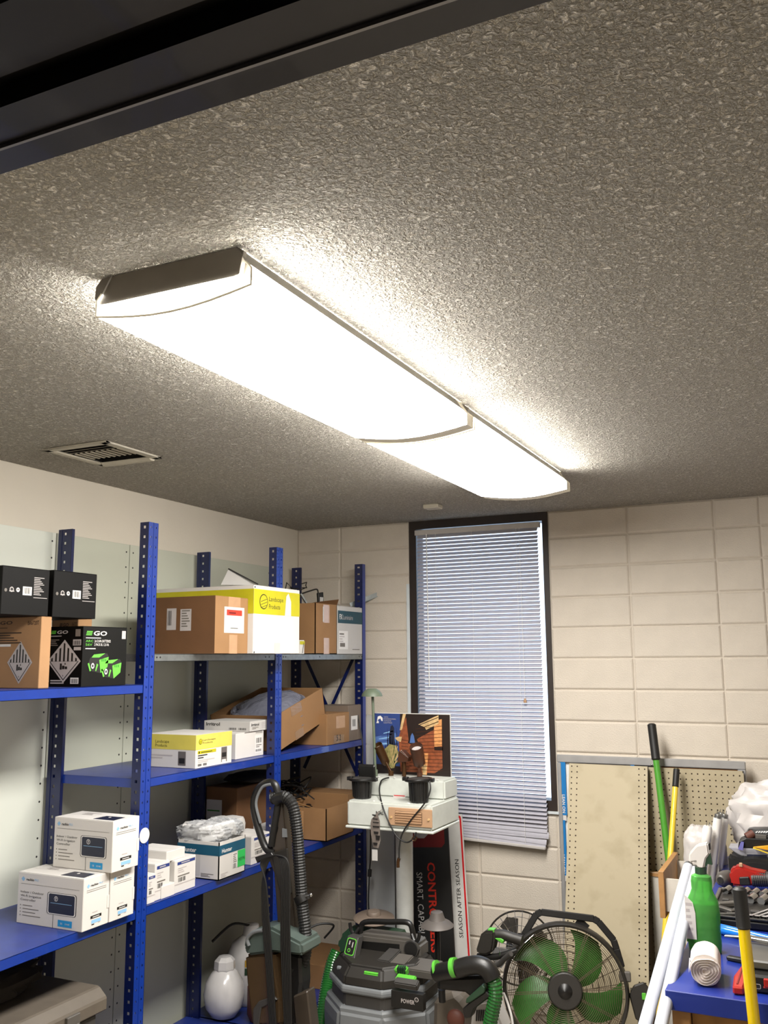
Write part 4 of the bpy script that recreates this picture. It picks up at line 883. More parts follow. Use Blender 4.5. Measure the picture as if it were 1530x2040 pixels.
# spotlights
yS = 4.03
def spot(name, lab, u0, v0, u1, v1, r0, r1, m, stem, inner='label_photo', dy=(-.03, .03)):
    a = K(u0, v0, y=yS+dy[0]); c = K(u1, v1, y=yS+dy[1]); t = thing(name, lab, 'light', (K(stem, 1540, y=yS).x, yS, z2), group='garden spotlights on the display')
    d = (c-a).normalized(); L = (c-a).length
    MB().lathe(a, d, [(r0*.86, .006), (r0*.9, 0), (r0, 0), (r0, .012), (r0*.97, L*.45), (r0*.985, L*.46), (r1, L*.9), (r1*.7, L)], 22, m, caps=False).build('housing', t, smooth=True)
    k = MB().lathe(a, d, [(r0*.88, .004), (r0*.80, .020)], 20, m, caps=False); k.lathe(a+d*.018, d, [(r0*.80, 0), (.001, .002)], 20, inner, caps=False); k.build('reflector', t, smooth=True)
    s0 = K(stem, 1549, y=yS); s0.z = z2+.001; e = a.lerp(c, .72)
    MB().cyl(s0, (s0.x, s0.y, s0.z+.020), .0125, n=14, m=m).build('base', t, smooth=True)
    MB().bar((s0.x, s0.y, s0.z+.015), e, .010, .010, m, up=(0,1,0)).build('knuckle', t, bevel=.001)
spot('bullet_light', 'brass bullet spotlight pointing up left on the display', 752, 1484, 770, 1522, .0225, .020, 'bronze', 779)
spot('bullet_light', 'wide reddish-brown spotlight pointing up, right of the small wedge-shaped one', 829, 1487, 836, 1524, .031, .028, 'bronze_red', 836, 'grey_print', (-.035, .02))
t = thing('wedge_light', 'small wedge-shaped brown spotlight between the two bullet lights', 'light', (K(806, 1540, y=yS).x, yS, z2), group='garden spotlights on the display')
c = K(803, 1508, y=yS); k = MB()
pts = [K(791, 1519, y=yS-.02), K(794, 1497, y=yS-.02), K(800, 1495, y=yS-.02), K(814, 1509, y=yS-.02), K(811, 1518, y=yS-.02)]
k.prism(pts, (0, .045, 0), 'bronze_red'); k.build('head', t, bevel=.002)
pts = [K(797, 1497, y=yS-.021), K(813, 1510, y=yS-.021), K(813, 1507, y=yS+.01), K(800, 1494.5, y=yS+.01)]
MB().prism(pts, (0, -.001, .001), 'white_print').build('lens', t)
MB().cyl((K(805, 1540, y=yS).x, yS, z2), (K(805, 1540, y=yS).x, yS, K(805, 1518, y=yS).z), .0095, n=12, m='bronze').build('stem', t, smooth=True)
# green mushroom path light
c = K(748, 1549, y=3.99); c.z = z2; tp = K(741, 1372, y=3.99); t = thing('path_light', 'sage green mushroom path light on a thin pole above the display', 'light', c)
rp = (K(760, 1387, y=3.99).x-K(722, 1387, y=3.99).x)/2; zr = K(741, 1387, y=3.99).z
MB().lathe((tp.x, 3.99, zr), (0,0,1), [(.006, .004), (rp*.96, .002), (rp, 0), (rp*.93, .012), (rp*.72, .026), (rp*.4, .036), (.002, tp.z-zr)], 28, 'sage', caps=False).build('cap', t, smooth=True)
MB().cyl(c, (tp.x+.003, 3.99, zr+.01), .0065, n=10, m='sage').build('pole', t, smooth=True)
MB().cyl(c, c+Vector((0, 0, .03)), .011, n=10, m='sage').build('socket', t, smooth=True)
# photo board
q0, q1 = K(744, 1547, y=4.10), K(896, 1424, y=4.10); W, H = q1.x-q0.x, q1.z-q0.z
t = thing('photo_board', 'photo board of a brick house lit at dusk, standing on the display', 'poster', (q0.x+W/2, 4.105, q0.z))
MB().box((q0.x, 4.10, z2), (q1.x+.002, 4.108, q1.z+.003), 'board_white').build('board', t)
p = Pr((q0.x, 4.0995, q0.z), (1,0,0), (0,0,1)); p.rect(0, 0, W, H, 'dusk_print', 0).rect(0, .18*H, .36*W, .82*H, 'sky_print', 1).poly([(0,.45*H),(.34*W,.55*H),(.3*W,.7*H),(0,.62*H)], 'sky_lite', 2).rect(0, 0, .3*W, .2*H, 'dusk_print', 3)
p.poly([(.36*W,.10*H),(.34*W,.62*H),(.37*W,.75*H),(.44*W,.95*H),(.47*W,.6*H),(.47*W,.1*H)], 'brick_print', 3).poly([(.40*W,H),(.44*W,H),(.385*W,.75*H),(.355*W,.74*H)], 'gold_print', 4).poly([(.29*W,.62*H),(.34*W,.64*H),(.385*W,.64*H),(.37*W,.56*H),(.33*W,.57*H)], 'gold_print', 5)
p.poly([(.22*W,.42*H),(.21*W,.6*H),(.235*W,.8*H),(.26*W,.82*H),(.28*W,.78*H),(.285*W,.6*H),(.31*W,.42*H)], 'navy', 3).poly([(.14*W,.42*H),(.16*W,.25*H),(.24*W,.14*H),(.28*W,.15*H),(.34*W,.4*H),(.3*W,.5*H),(.22*W,.52*H)], 'plant_print', 4)
p.poly([(.47*W,.1*H),(.47*W,.55*H),(.5*W,.62*H),(.56*W,.6*H),(.92*W,.85*H),(.92*W,.2*H),(.8*W,.1*H)], 'brick_print', 2)
p.poly([(.485*W,.55*H),(.50*W,.66*H),(.52*W,.705*H),(.54*W,.66*H),(.555*W,.55*H)], 'sky_lite', 5).poly([(.46*W,.55*H),(.5*W,.72*H),(.52*W,.74*H),(.545*W,.7*H),(.6*W,.55*H),(.55*W,.5*H)], 'dusk_print', 4)
p.poly([(.60*W,.84*H),(.80*W,.96*H),(.86*W,.99*H),(.86*W,.86*H),(.70*W,.76*H),(.68*W,.80*H)], 'gold_print', 4).poly([(.80*W,.90*H),(.90*W,.93*H),(.895*W,.52*H),(.80*W,.50*H)], 'brick_glow', 3).poly([(.64*W,.07*H),(.70*W,.07*H),(.72*W,.4*H),(.62*W,.4*H)], 'brick_glow', 3).poly([(.65*W,.07*H),(.69*W,.07*H),(.70*W,.22*H),(.64*W,.22*H)], 'gold_print', 4)
for i in range(13):
    y_ = (.14+.052*i)*H; xa_ = .475*W if y_ < .5*H else .56*W; xb_ = .90*W; sl = .06*H*(i/13)
    p.poly([(xa_, y_), (xb_, y_+sl), (xb_, y_+sl+.007*H), (xa_, y_+.007*H)], 'bronze_red', 4)
for i in range(10): p.poly([(.375*W, (.14+.05*i)*H), (.465*W, (.13+.05*i)*H), (.465*W, (.138+.05*i)*H), (.375*W, (.148+.05*i)*H)], 'bronze_red', 4)
for i in range(46):
    a_ = -1.1+2.2*((i*7) % 23)/22; l_ = (.10+.26*((i*5) % 11)/10)*H; x_ = .245*W+math.sin(a_)*l_*.75; y_ = .15*H+math.cos(a_)*l_
    p.poly([(.243*W+.4*(x_-.243*W), .15*H+.45*(y_-.15*H)), (x_+.006*W, y_), (x_, y_+.02*H)], 'gold_print' if i % 3 else 'dark_green', 5)
for i in range(6): p.poly([(.155*W+.03*W*i, .42*H), (.165*W+.03*W*i, (.52+.09*((i*3) % 4))*H), (.178*W+.03*W*i, .42*H)], 'navy', 3)
for i in range(5): p.poly([((.02+.03*i)*W, (.50+.045*i)*H), ((.20+.02*i)*W, (.52+.05*i)*H), ((.18+.02*i)*W, (.535+.05*i)*H), ((.02+.03*i)*W, (.51+.045*i)*H)], 'sky_print' if i % 2 else 'blue_soft', 3)
p.poly([(.61*W, .835*H), (.86*W, .965*H), (.86*W, .955*H), (.615*W, .825*H)], 'dusk_print', 6).poly([(.66*W, .80*H), (.86*W, .90*H), (.86*W, .888*H), (.665*W, .79*H)], 'bronze', 6)
p.rect(.80*W, .45*H, .11*W, .055*H, 'dusk_print', 5).rect(.90*W, 0, .10*W, H, 'dusk_print', 5)
p.poly([(.05*W,.86*H),(.065*W,.95*H),(.10*W,.965*H),(.13*W,.93*H),(.13*W,.88*H),(.115*W,.88*H),(.10*W,.92*H),(.07*W,.90*H)], 'white_print', 4).poly([(.045*W,.845*H),(.08*W,.845*H),(.075*W,.88*H),(.055*W,.885*H)], 'white_print', 4)
for i, s_ in enumerate(('VISTA', 'PROFESSIONAL', 'OUTDOOR', 'LIGHTING')): p.txt(s_, .145*W, (.935-.03*i)*H, .019*H, 'grey_print', 4, w=(.06, .165, .10, .11)[i]*W)
p.build(t)
# acrylic panel behind
t = thing('acrylic_panel', 'clear acrylic sheet with a dark edge standing behind the display', 'panel', (.70, 4.24, 0))
a = K(731, 1424, y=4.22).x; c = K(789, 1800, y=4.22).x
MB().box((a, 4.215, .01), (c-.003, 4.22, K(731, 1424, y=4.22).z), 'acrylic').build('sheet', t); MB().box((c-.003, 4.214, .01), (c, 4.221, zb), 'dark_grey').build('edge', t)
# cables
yc = YD-.02
t = thing('lamp_cable', 'thin black cables looping down from the well light to a plug', 'cable', K(810, 1660, y=yc))
MB().tube([K(775, 1549, y=3.955), K(760, 1555, y=3.945), K(756, 1575, y=3.935), K(760, 1598, y=3.81)]+[K(u, v, y=yc) for u, v in ((770, 1628), (785, 1658), (797, 1672), (812, 1678), (826, 1668), (829, 1658))], .0034, 'black_rubber', n=7).build('cable', t, smooth=True)
MB().tube([K(856, 1556, y=3.80), K(857, 1575, y=3.79)]+[K(u, v, y=yc) for u, v in ((846, 1600), (820, 1632), (802, 1660), (796, 1685), (795, 1710))], .0034, 'black_rubber', n=7).build('cable', t, smooth=True)
MB().tube([K(795, 1710, y=yc), K(793, 1717, y=yc), K(793, 1728, y=yc)], .0075, 'bronze', n=8, smooth=2).build('plug', t)
MB().tube([K(u, v, y=yc) for u, v in ((825, 1665), (821, 1672), (826, 1675), (831, 1668))], .003, 'bronze', n=6).build('plug_lead', t)
t = thing('tape_strip', 'twisted strip of printed packing tape hanging from the display', 'tape', K(750, 1640, y=yc))
L_ = [(762, 1612, 752, 1618), (752, 1622, 740, 1632), (757, 1636, 738, 1640), (757, 1660, 739, 1662), (758, 1675, 742, 1678), (754, 1690, 744, 1688)]
k = MB()
for i in range(len(L_)-1):
    a, c = L_[i], L_[i+1]; k.add([K(a[2], a[3], y=yc), K(a[0], a[1], y=yc-.005), K(c[0], c[1], y=yc-.005), K(c[2], c[3], y=yc)], [(0,1,2,3)], 'label_photo')
k.build('strip', t)
k = MB()
for (u, v, w2, h2) in ((741, 1622, 8, 4), (742, 1630, 11, 3), (742, 1637, 13, 3), (742, 1645, 14, 4), (744, 1656, 10, 6), (748, 1664, 9, 10), (743, 1678, 9, 6)):
    k.quad([K(u, v, y=yc-.008), K(u+w2, v+1, y=yc-.008), K(u+w2-1, v+h2, y=yc-.008), K(u+1, v+h2-1, y=yc-.008)], 'ink')
k.build('printing', t)
tag(MB().box(K(741, 1714, y=yc), K(752, 1693, y=yc)+Vector((0, .001, 0)), 'carton_grey').build('paper_tag'), 'small white paper tag hanging below the tape strip', 'tag')
t = thing('hanging_cable', 'black cable running down beside the last rack post', 'cable', K(736, 1650, y=4.1))
MB().tube([K(u, v, y=yy) for u, v, yy in ((712, 1420, 4.42), (722, 1480, 4.40), (722, 1520, 4.38), (726, 1560, 4.3), (737, 1620, 4.15), (738, 1700, 4.1), (736, 1740, 4.1), (734, 1790, 4.1), (735, 1820, 4.1))], .0035, 'black_rubber', n=6).build('cable', t, smooth=True)
MB().cyl(K(737, 1732, y=4.1), K(736, 1746, y=4.1), .010, n=8, m='black_rubber').build('connector', t)

# signs leaning under the window
A, Bm = K(920, 1622, y=4.44), K(938, 1905, y=4.36); up = (A-Bm).normalized(); rt = Vector((up.z, 0, -up.x)).normalized(); nn = rt.cross(up)
ext = Bm.z/up.z; BR = Bm-up*ext*.99; TRl = (A-BR).length; Wd = .42
t = thing('white_sign', 'white board with a red border and black capitals reading SEASON AFTER SEASON', 'sign', BR-rt*Wd/2)
oo = BR-rt*Wd
k = MB(); k.obox(oo+rt*Wd/2+up*TRl/2-nn*.003, rt*(Wd/2), up*(TRl/2), nn*.003, 'board_white').build('board', t)
p = Pr(oo, rt, up)
p.rect(.02, TRl-.014, Wd-.035, .009, 'sign_red').rect(Wd-.014, .01, .009, TRl-.03, 'sign_red')
p.poly([(Wd-.016,TRl-.005),(Wd-.008,TRl-.009),(Wd-.005,TRl-.02),(Wd-.014,TRl-.02),(Wd-.02,TRl-.014)], 'sign_red')
a = K(916, 1868, y=4.37); s0 = (a-oo).dot(up); l0 = (K(912, 1868, y=4.37)-oo).dot(rt); s1 = (K(908, 1712, y=4.42)-oo).dot(up)
p.txt('SEASON AFTER SEASON', Wd-.032, s0, .021, 'ink', 2, w=s1-s0, rot=math.pi/2); p.build(t)
# black sign
C0 = K(892, 1645, y=4.33); C1 = K(906, 1900, y=4.26); up2 = (C0-C1).normalized(); rt2 = Vector((up2.z, 0, -up2.x)).normalized(); n2 = rt2.cross(up2)
BR2 = C1-up2*(C1.z/up2.z)*.985; H2 = (C0-BR2).length+.05; W2 = .36; o2 = BR2-rt2*W2
t = thing('black_sign', 'black banner board with a red block and lettering turned on its side', 'sign', BR2-rt2*W2/2)
MB().obox(o2+rt2*W2/2+up2*H2/2-n2*.004, rt2*(W2/2), up2*(H2/2), n2*.004, 'board_black').build('board', t)
p = Pr(o2, rt2, up2)
def uv2(u, v, yy=4.30):
    d = K(u, v, y=4.3)-CAM; tt = (o2-CAM).dot(n2)/d.dot(n2); q = CAM+d*tt-o2; return q.dot(rt2), q.dot(up2)
def poly2(L, m, l): p.poly([uv2(*q) for q in L], m, l)
poly2([(814,1654),(884,1647),(886,1680),(880,1688),(816,1688)], 'red_dark', 1); poly2([(822,1654),(853,1654),(852,1663),(845,1670),(834,1670),(826,1664)], 'grey_print', 2); poly2([(822,1668),(828,1668),(828,1674),(823,1674)], 'grey_print', 3); poly2([(824,1669),(827,1670),(827,1673),(824,1672)], 'red_dark', 4)
a = uv2(864, 1718); c = uv2(873, 1898); q = uv2(852, 1718)
p.txt('CONTROLLERS', q[0]-.002, a[1], .040, 'orange_red', 3, w=a[1]-c[1], bold=True, rot=-math.pi/2)
a = uv2(830, 1738); c = uv2(848, 1873)
p.txt('SMART, CAPABLE', a[0]-.001, a[1], .032, 'white_print', 3, w=a[1]-c[1], rot=-math.pi/2); p.build(t)

# garden path lights on the floor
c = K(745, 1829, y=3.93); t = thing('path_light', 'flat round taupe path light standing in front of the last rack post', 'light', (c.x, c.y, 0)); rr = (K(782, 1829, y=3.93).x-K(708, 1829, y=3.93).x)/2
MB().lathe(c+Vector((0,0,-.006)), (.05,-.12,1), [(.01, 0), (rr*.98, .004), (rr, .008), (rr*.9, .014), (.032, .022), (.030, .034), (.026, .038), (.001, .040)], 32, 'taupe', caps=False).build('cap', t, smooth=True)
MB().cyl((c.x, c.y, 0), (c.x, c.y, c.z), .009, n=10, m='taupe').build('pole', t, smooth=True); MB().lathe((c.x, c.y, 0), (0,0,1), [(.06, 0), (.06, .01), (.012, .02)], 16, 'taupe').build('base', t)
c = K(871, 1841, y=3.97); t = thing('path_light', 'grey hat-shaped path light on a black post in front of the black sign', 'light', (c.x, c.y, 0)); rr = (K(903, 1841, y=3.97).x-K(841, 1841, y=3.97).x)/2
MB().lathe(c+Vector((0,0,-.010)), (0,-.05,1), [(.02, .006), (rr*.97, .002), (rr, .004), (rr*.8, .018), (rr*.5, .030), (.032, .042), (.026, .062), (.022, .064), (.001, .066)], 32, 'pewter', caps=False).build('cap', t, smooth=True)
MB().cyl((c.x, c.y, 0), (c.x, c.y, c.z+.01), .013, n=12, m='black_plastic').build('pole', t, smooth=True); MB().lathe((c.x, c.y, 0), (0,0,1), [(.07, 0), (.07, .012), (.02, .03)], 16, 'black_plastic').build('base', t)

# ================================================================== UPRIGHT VACUUM
YV = 3.22
def V(u, v, dy=0): return K(u, v, y=YV+dy)
g = V(545, 2039); t = thing('upright_vacuum', 'dark upright vacuum cleaner with a ribbed hose and wound cord, in front of the rack', 'vacuum', (g.x, YV, 0))
MB().tube([V(*q) for q in ((546,1700),(530,1690),(518,1660),(508,1625),(506,1595),(516,1570),(534,1559),(548,1563),(554,1585),(553,1610),(548,1640),(543,1672),(541,1685))], .0145, 'black_plastic', n=12, smooth=4).build('handle_loop', t, smooth=True)
MB().tube([V(519,1640,-.012), V(510,1600,-.012), V(522,1569,-.012), V(540,1562,-.012)], .006, 'grey_plastic', n=8).build('grip_inlay', t, smooth=True)
MB().prism([V(*q) for q in ((543,1605),(562,1580),(568,1640),(574,1720),(588,1830),(600,1960),(608,2060),(560,2060),(556,1900),(545,1740),(525,1690),(540,1690),(552,1650))], (0, .045, 0), 'vac_bronze').build('spine', t, bevel=.006, seg=2)
MB().prism([V(562,1650,-.003), V(571,1652,-.003), V(572,1668,-.003), V(562,1668,-.003)], (0, .003, 0), 'grey_plastic').build('label_plate', t)
MB().prism([V(*q, -.004) for q in ((540,1700),(572,1690),(580,1780),(560,1790),(548,1740))], (0, .01, 0), 'soft_black').build('cover', t, bevel=.003)
MB().tube([V(543,1590), V(560,1587), V(574,1592), V(585,1612), V(592,1660), V(597,1730), V(602,1800), V(608,1850), V(609,1890), V(603,1918), V(590,1936), V(575,1945)], .0245, 'black_rubber', n=16, smooth=8, rib=(.0105, .86)).build('hose', t, smooth=False)
MB().tube([V(548,1596,-.01), V(556,1590,-.01), V(566,1588,-.01)], .024, 'black_plastic', n=12).build('hose_cuff', t, smooth=True)
k = MB().cyl(V(598,1783), V(604,1797), .0285, n=18, m='black_plastic'); k.build('hose_clamp', t, smooth=True)
MB().cyl(V(607,1786,-.01), V(618,1783,-.01), .003, n=8, m='chrome').build('clamp_screw', t); MB().blob(V(619,1783,-.01), .0075, .006, .0075, 'chrome', 10, 6).build('clamp_nut', t, smooth=True)
MB().prism([V(*q, -.09) for q in ((487,1870),(505,1853),(540,1848),(600,1880),(603,1905),(545,1898),(492,1905),(484,1890))], (0, .15, 0), 'vac_teal').build('canister_lid', t, bevel=.010, seg=2)
MB().tube([V(*q, -.10) for q in ((496,1884),(493,1870),(505,1857),(524,1853))], .007, 'grey_plastic', n=8).build('lid_handle', t, smooth=True)
MB().prism([V(*q, -.085) for q in ((486,1903),(545,1897),(560,2000),(560,2045),(500,2045),(490,1960))], (0, .14, 0), 'vac_canister').build('canister', t, bevel=.012, seg=2)
MB().prism([V(*q, -.092) for q in ((504,2010),(515,1995),(545,1985),(552,1992),(520,2008),(514,2045),(504,2045))], (0, .02, 0), 'dark_grey').build('canister_trim', t, bevel=.002)
MB().prism([V(*q, -.04) for q in ((570,1895),(598,1905),(600,1960),(590,2045),(556,2045),(560,1940))], (0, .08, 0), 'black_plastic').build('motor_housing', t, bevel=.010)
MB().tube([V(585,1925,-.02), V(590,1950,-.01), V(592,1975,0), V(596,1990,0)], .024, 'black_plastic', n=12).build('hose_elbow', t, smooth=True)
MB().prism([V(*q, -.06) for q in ((583,1985),(612,1974),(622,2060),(590,2060))], (0, .06, 0), 'vac_bronze').build('tool_tube', t, bevel=.005)
MB().prism([V(*q, -.05) for q in ((507,1708),(540,1698),(545,1706),(515,1716),(512,1720))], (0, .02, 0), 'black_plastic').build('cord_hook', t, bevel=.002)
k = MB()
for q in range(6):
    o_ = q*3.3; l = [(551, 1703), (535-o_*.9, 1716), (523+o_*.3+q*.4, 1760), (524+o_*.75, 1840), (531+o_*.7, 1930), (538+o_*.7, 2040), (541+o_*.7, 2075)]
    k.tube([V(u, v, -.105-.002*q) for u, v in l], .0034, 'black_rubber', n=6)
    l = [(549, 1703), (558+o_*.8, 1712), (562+o_*.9, 1750), (560+o_*1.0, 1840), (562+o_, 1930), (567+o_*.8, 2040), (568+o_*.8, 2075)]
    k.tube([V(u, v, -.105-.002*q) for u, v in l], .0034, 'black_rubber', n=6)
k.build('power_cord', t, smooth=True)
gz = V(560, 2075).z
k = MB().box((g.x-.14, YV-.22, .01), (g.x+.16, YV+.05, .11), 'vac_bronze').box((g.x-.05, YV-.06, .10), (g.x+.08, YV+.05, gz+.02), 'black_plastic'); k.build('floor_head', t, bevel=.02, seg=2)

# ================================================================== SHOP VAC
YS = 3.45
def Q(u, v, dy=0): return K(u, v, y=YS+dy)
cy_ = 3.64; cx_ = K(767, 1990, y=cy_).x; R0 = (K(866, 1990, y=cy_).x-K(668, 1990, y=cy_).x)/2
t = thing('shop_vacuum', 'grey and black shop vacuum with green latches and a top handle', 'vacuum', (cx_, cy_, 0))
ph = math.pi/8; yfr = cy_-R0*.93
zA, zC = K(770, 2032, y=yfr).z, K(770, 1990, y=yfr).z
k = MB().lathe((cx_, cy_, .06), (0,0,1), [(R0*1.02, 0), (R0*1.10, .04), (R0*1.12, zA-.10), (R0*1.10, zA-.06+.01), (R0*.99, zA-.06+.035)], 8, 'grey_plastic', ph=ph); k.build('tank_base', t, bevel=.012, seg=2)
k = MB().lathe((cx_, cy_, zA+.005), (0,0,1), [(R0*.98, 0), (R0*.97, zC-zA)], 8, 'dark_grey', ph=ph); k.build('tank', t, bevel=.01)
k = MB().lathe((cx_, cy_, zC-.005), (0,0,1), [(R0*1.0, 0), (R0*1.02, .008), (R0*1.02, .022), (R0*.99, .03)], 8, 'grey_plastic', ph=ph); k.build('rim', t, bevel=.004)
k = MB().lathe((cx_, cy_, zC+.02), (0,0,1), [(R0*.98, 0), (R0*.96, .035), (R0*.86, .065), (R0*.82, .075)], 8, 'soft_black', ph=ph); k.build('motor_head', t, bevel=.008, seg=2)
zt_ = zC+.095
yh = cy_+.02; ztop = K(770, 1866, y=yh).z; hr = ztop-zt_
MB().prism([(cx_-R0*.80, yh, zt_-.015), (cx_+R0*.66, yh, zt_-.015), (cx_+R0*.66, yh, zt_+hr*.75), (cx_+R0*.46, yh, zt_+hr), (cx_-R0*.50, yh, zt_+hr*.95), (cx_-R0*.80, yh, zt_+hr*.5)], (0, .10, 0), 'mid_grey').build('rear_housing', t, bevel=.010, seg=2)
MB().prism([(cx_-R0*.52, yh-.002, zt_+.0), (cx_+R0*.26, yh-.002, zt_+.0), (cx_+R0*.26, yh-.002, zt_+hr*.62), (cx_-R0*.50, yh-.002, zt_+hr*.5)], (0, .006, 0), 'black_plastic').build('recess', t)
MB().cyl((cx_+R0*.50, yh-.006, zt_+hr*.45), (cx_+R0*.50, yh+.01, zt_+hr*.45), .034, n=8, m='dark_grey').cyl((cx_+R0*.50, yh-.009, zt_+hr*.45), (cx_+R0*.50, yh, zt_+hr*.45), .028, n=18, m='black_rubber').build('blower_port', t)
hy = yh+.03; hz = K(770, 1838, y=hy).z; hx0, hx1 = K(718, 1850, y=hy).x, K(822, 1845, y=hy).x
hp = [(hx0-.005, hy, zt_+hr*.6), (hx0, hy, hz-.05), (hx0+.02, hy, hz-.010), (cx_, hy, hz+.004), (hx1-.02, hy, hz+.010), (hx1, hy, hz-.025), (hx1+.006, hy, zt_+hr*.7)]
MB().tube(hp, .0115, 'black_plastic', n=10, smooth=5).build('handle', t, smooth=True)
for sx in (-1, 1):
    b_ = Vector((hx0 if sx < 0 else hx1, hy-.01, hz-.03)); MB().tube([b_, b_+Vector((sx*.018, -.01, -.024)), b_+Vector((sx*.034, -.01, -.012)), b_+Vector((sx*.040, -.01, .016))], .0075, 'black_plastic', n=8).build('cord_hook', t, smooth=True)
yf = cy_-R0*.80
cp = [(cx_-R0*.66, cy_-.09, zt_-.004), (cx_-R0*.38, cy_-.11, zt_-.004), (cx_-R0*.44, cy_-.045, zt_+.062), (cx_-R0*.68, cy_-.035, zt_+.062)]
MB().prism(cp, (0, .05, -.004), 'dark_grey').build('control_panel', t, bevel=.002)
u_ = (Vector(cp[3])-Vector(cp[0])); r_ = (Vector(cp[1])-Vector(cp[0])); nq = r_.cross(u_).normalized(); p = Pr(Vector(cp[0])+nq*.001, r_, u_); wq, hq = r_.length, u_.length
p.rrect(.08*wq, .12*hq, .80*wq, .80*hq, .010, 'green_print', 1).rrect(.14*wq, .16*hq, .68*wq, .72*hq, .009, 'ink', 2).disc(.42*wq, .34*hq, .008, 'green_print', 3).disc(.42*wq, .34*hq, .005, 'ink', 4).rect(.3*wq, .60*hq, .08*wq, .18*hq, 'grey_print', 3).rect(.58*wq, .50*hq, .08*wq, .25*hq, 'grey_print', 3); p.build(t)
def Z(u, v, yy): return K(u, v, y=yy)
kb = Z(735, 1930, cy_-.12); MB().cyl((kb.x, kb.y, kb.z-.02), (kb.x, kb.y, kb.z+.012), .018, n=14, m='black_plastic').build('knob', t, bevel=.002)
def slab(c, w2, d2, h2, m, nm, tilt=.25, bev=.004):
    ay = Vector((0, math.cos(tilt), math.sin(tilt))); az = Vector((0, -math.sin(tilt), math.cos(tilt)))
    MB().obox(c, (w2, 0, 0), ay*d2, az*h2, m).build(nm, t, bevel=bev, seg=2)
slab(Z(744, 1943, yf+.015), .034, .018, .024, 'green_plastic', 'latch', .5)
slab(Z(786, 1920, cy_-.06), .062, .060, .018, 'mid_grey', 'battery', .12)
slab(Z(776, 1914, cy_-.04), .028, .060, .026, 'dark_grey', 'battery_rib', .12)
slab(Z(800, 1934, cy_-.13), .026, .016, .014, 'green_plastic', 'release_button', .3)
for q in range(4): slab(Z(794+4*q, 1932, cy_-.146), .0022, .010, .014, 'dark_green', 'release_rib', .3, .0005)
slab(Z(848, 1930, cy_-.05), .055, .060, .016, 'mid_grey', 'side_cover', .08)
slab(Z(809, 1950, yf-.012), .040, .016, .009, 'green_plastic', 'latch', .35)
slab(Z(811, 1960, yf-.030), .048, .016, .014, 'dark_grey', 'spout', .5)
pn = Z(779, 2006, yfr-.012); pw = Z(843, 2000, yfr-.012).x-pn.x; phh = Z(780, 1972, yfr-.012).z-pn.z; p0 = pn
MB().box(p0, p0+Vector((pw, .03, phh)), 'black_plastic').build('name_plate', t, bevel=.002)
p = Pr(p0, (1,0,0), (0,0,1)); p.txt('POWER', pw*.32, phh*.36, phh*.24, 'grey_print', w=pw*.42, bold=True).disc(pw*.80, phh*.66, .0085, 'grey_print', 2).disc(pw*.80, phh*.66, .006, 'ink', 3).txt('+', pw*.775, phh*.58, .007, 'grey_print', 4); p.build(t)
ww = Z(686, 1958, cy_-R0*.5); MB().blob(ww, .020, .03, .056, 'black_rubber', 16, 10).build('side_wheel', t, smooth=True)
MB().tube([Z(u, v, cy_-R0*.62) for u, v in ((673,1928),(682,1930),(695,1942),(700,1960),(701,1975))], .0085, 'grey_plastic', n=8).build('side_arch', t, smooth=True)
# green leaf-blower bag behind with its hose
t = thing('green_bag', 'dark green translucent bag slumped behind the shop vacuum', 'bag', Q(705, 1890, .32))
pts = [Q(*q, .44) for q in ((668,1895),(672,1868),(690,1852),(720,1850),(760,1856),(800,1862),(810,1880),(800,1905),(680,1910))]
MB().prism(pts, (0, .10, 0), 'dark_green').build('body', t, bevel=.02, seg=3)
tag(MB().tube([Q(672,1895,.30), Q(664,1915,.28), Q(655,1950,.25), Q(648,1990,.2), Q(640,2040,.15), Q(630,2100,.1)], .030, 'hose_green', n=14, smooth=8, rib=(.010, .93)).build('green_hose', smooth=True), 'dark green ribbed hose dropping left of the shop vacuum', 'hose')

# blower tool with green hose right of shop vac
YH = 3.36
def Hh(u, v, dy=0): return K(u, v, y=YH+dy)
t = thing('hose_wand', 'black blower tube with green bands and a ribbed green hose, right of the shop vacuum', 'hose', Hh(950, 1950))
MB().cyl(Hh(869,1938,.03), Hh(915,1930), .031, .032, n=20, m='black_plastic').build('tube', t, smooth=True)
MB().cyl(Hh(901,1928,-.002), Hh(909,1927,-.003), .0345, n=20, m='green_plastic').build('band', t, smooth=True)
MB().cyl(Hh(868,1932,.03), Hh(873,1931,.03), .0325, n=20, m='green_plastic').build('ring', t, smooth=True)
MB().tube([Hh(912,1930), Hh(935,1924), Hh(955,1923), Hh(972,1932), Hh(982,1950)], .0325, 'black_plastic', n=18, smooth=6).build('elbow', t, smooth=True)
MB().tube([Hh(979,1940), Hh(986,1962), Hh(987,1985), Hh(982,2010), Hh(975,2045), Hh(970,2080), Hh(966,2120)], .0265, 'hose_green', n=18, smooth=8, rib=(.0115, .88)).build('ribbed_hose', t, smooth=False)
MB().prism([Hh(*q, .02) for q in ((872,1948),(970,1945),(975,1975),(940,1990),(925,1978),(872,1972))], (0, .07, 0), 'black_rubber').build('motor_body', t, bevel=.01)
MB().prism([Hh(*q, -.02) for q in ((929,1990),(960,1962),(966,1968),(965,1978),(936,1998),(927,1999))], (0, .03, 0), 'dark_green').build('lever', t, bevel=.003)
MB().prism([Hh(*q, -.015) for q in ((921,2010),(935,1997),(968,1975),(978,1985),(945,2010),(938,2028),(925,2030))], (0, .04, 0), 'black_plastic').build('lever_grip', t, bevel=.004)
MB().cyl(Hh(880,1972,.05), Hh(881,1996,.05), .013, n=12, m='black_rubber').build('leg', t)
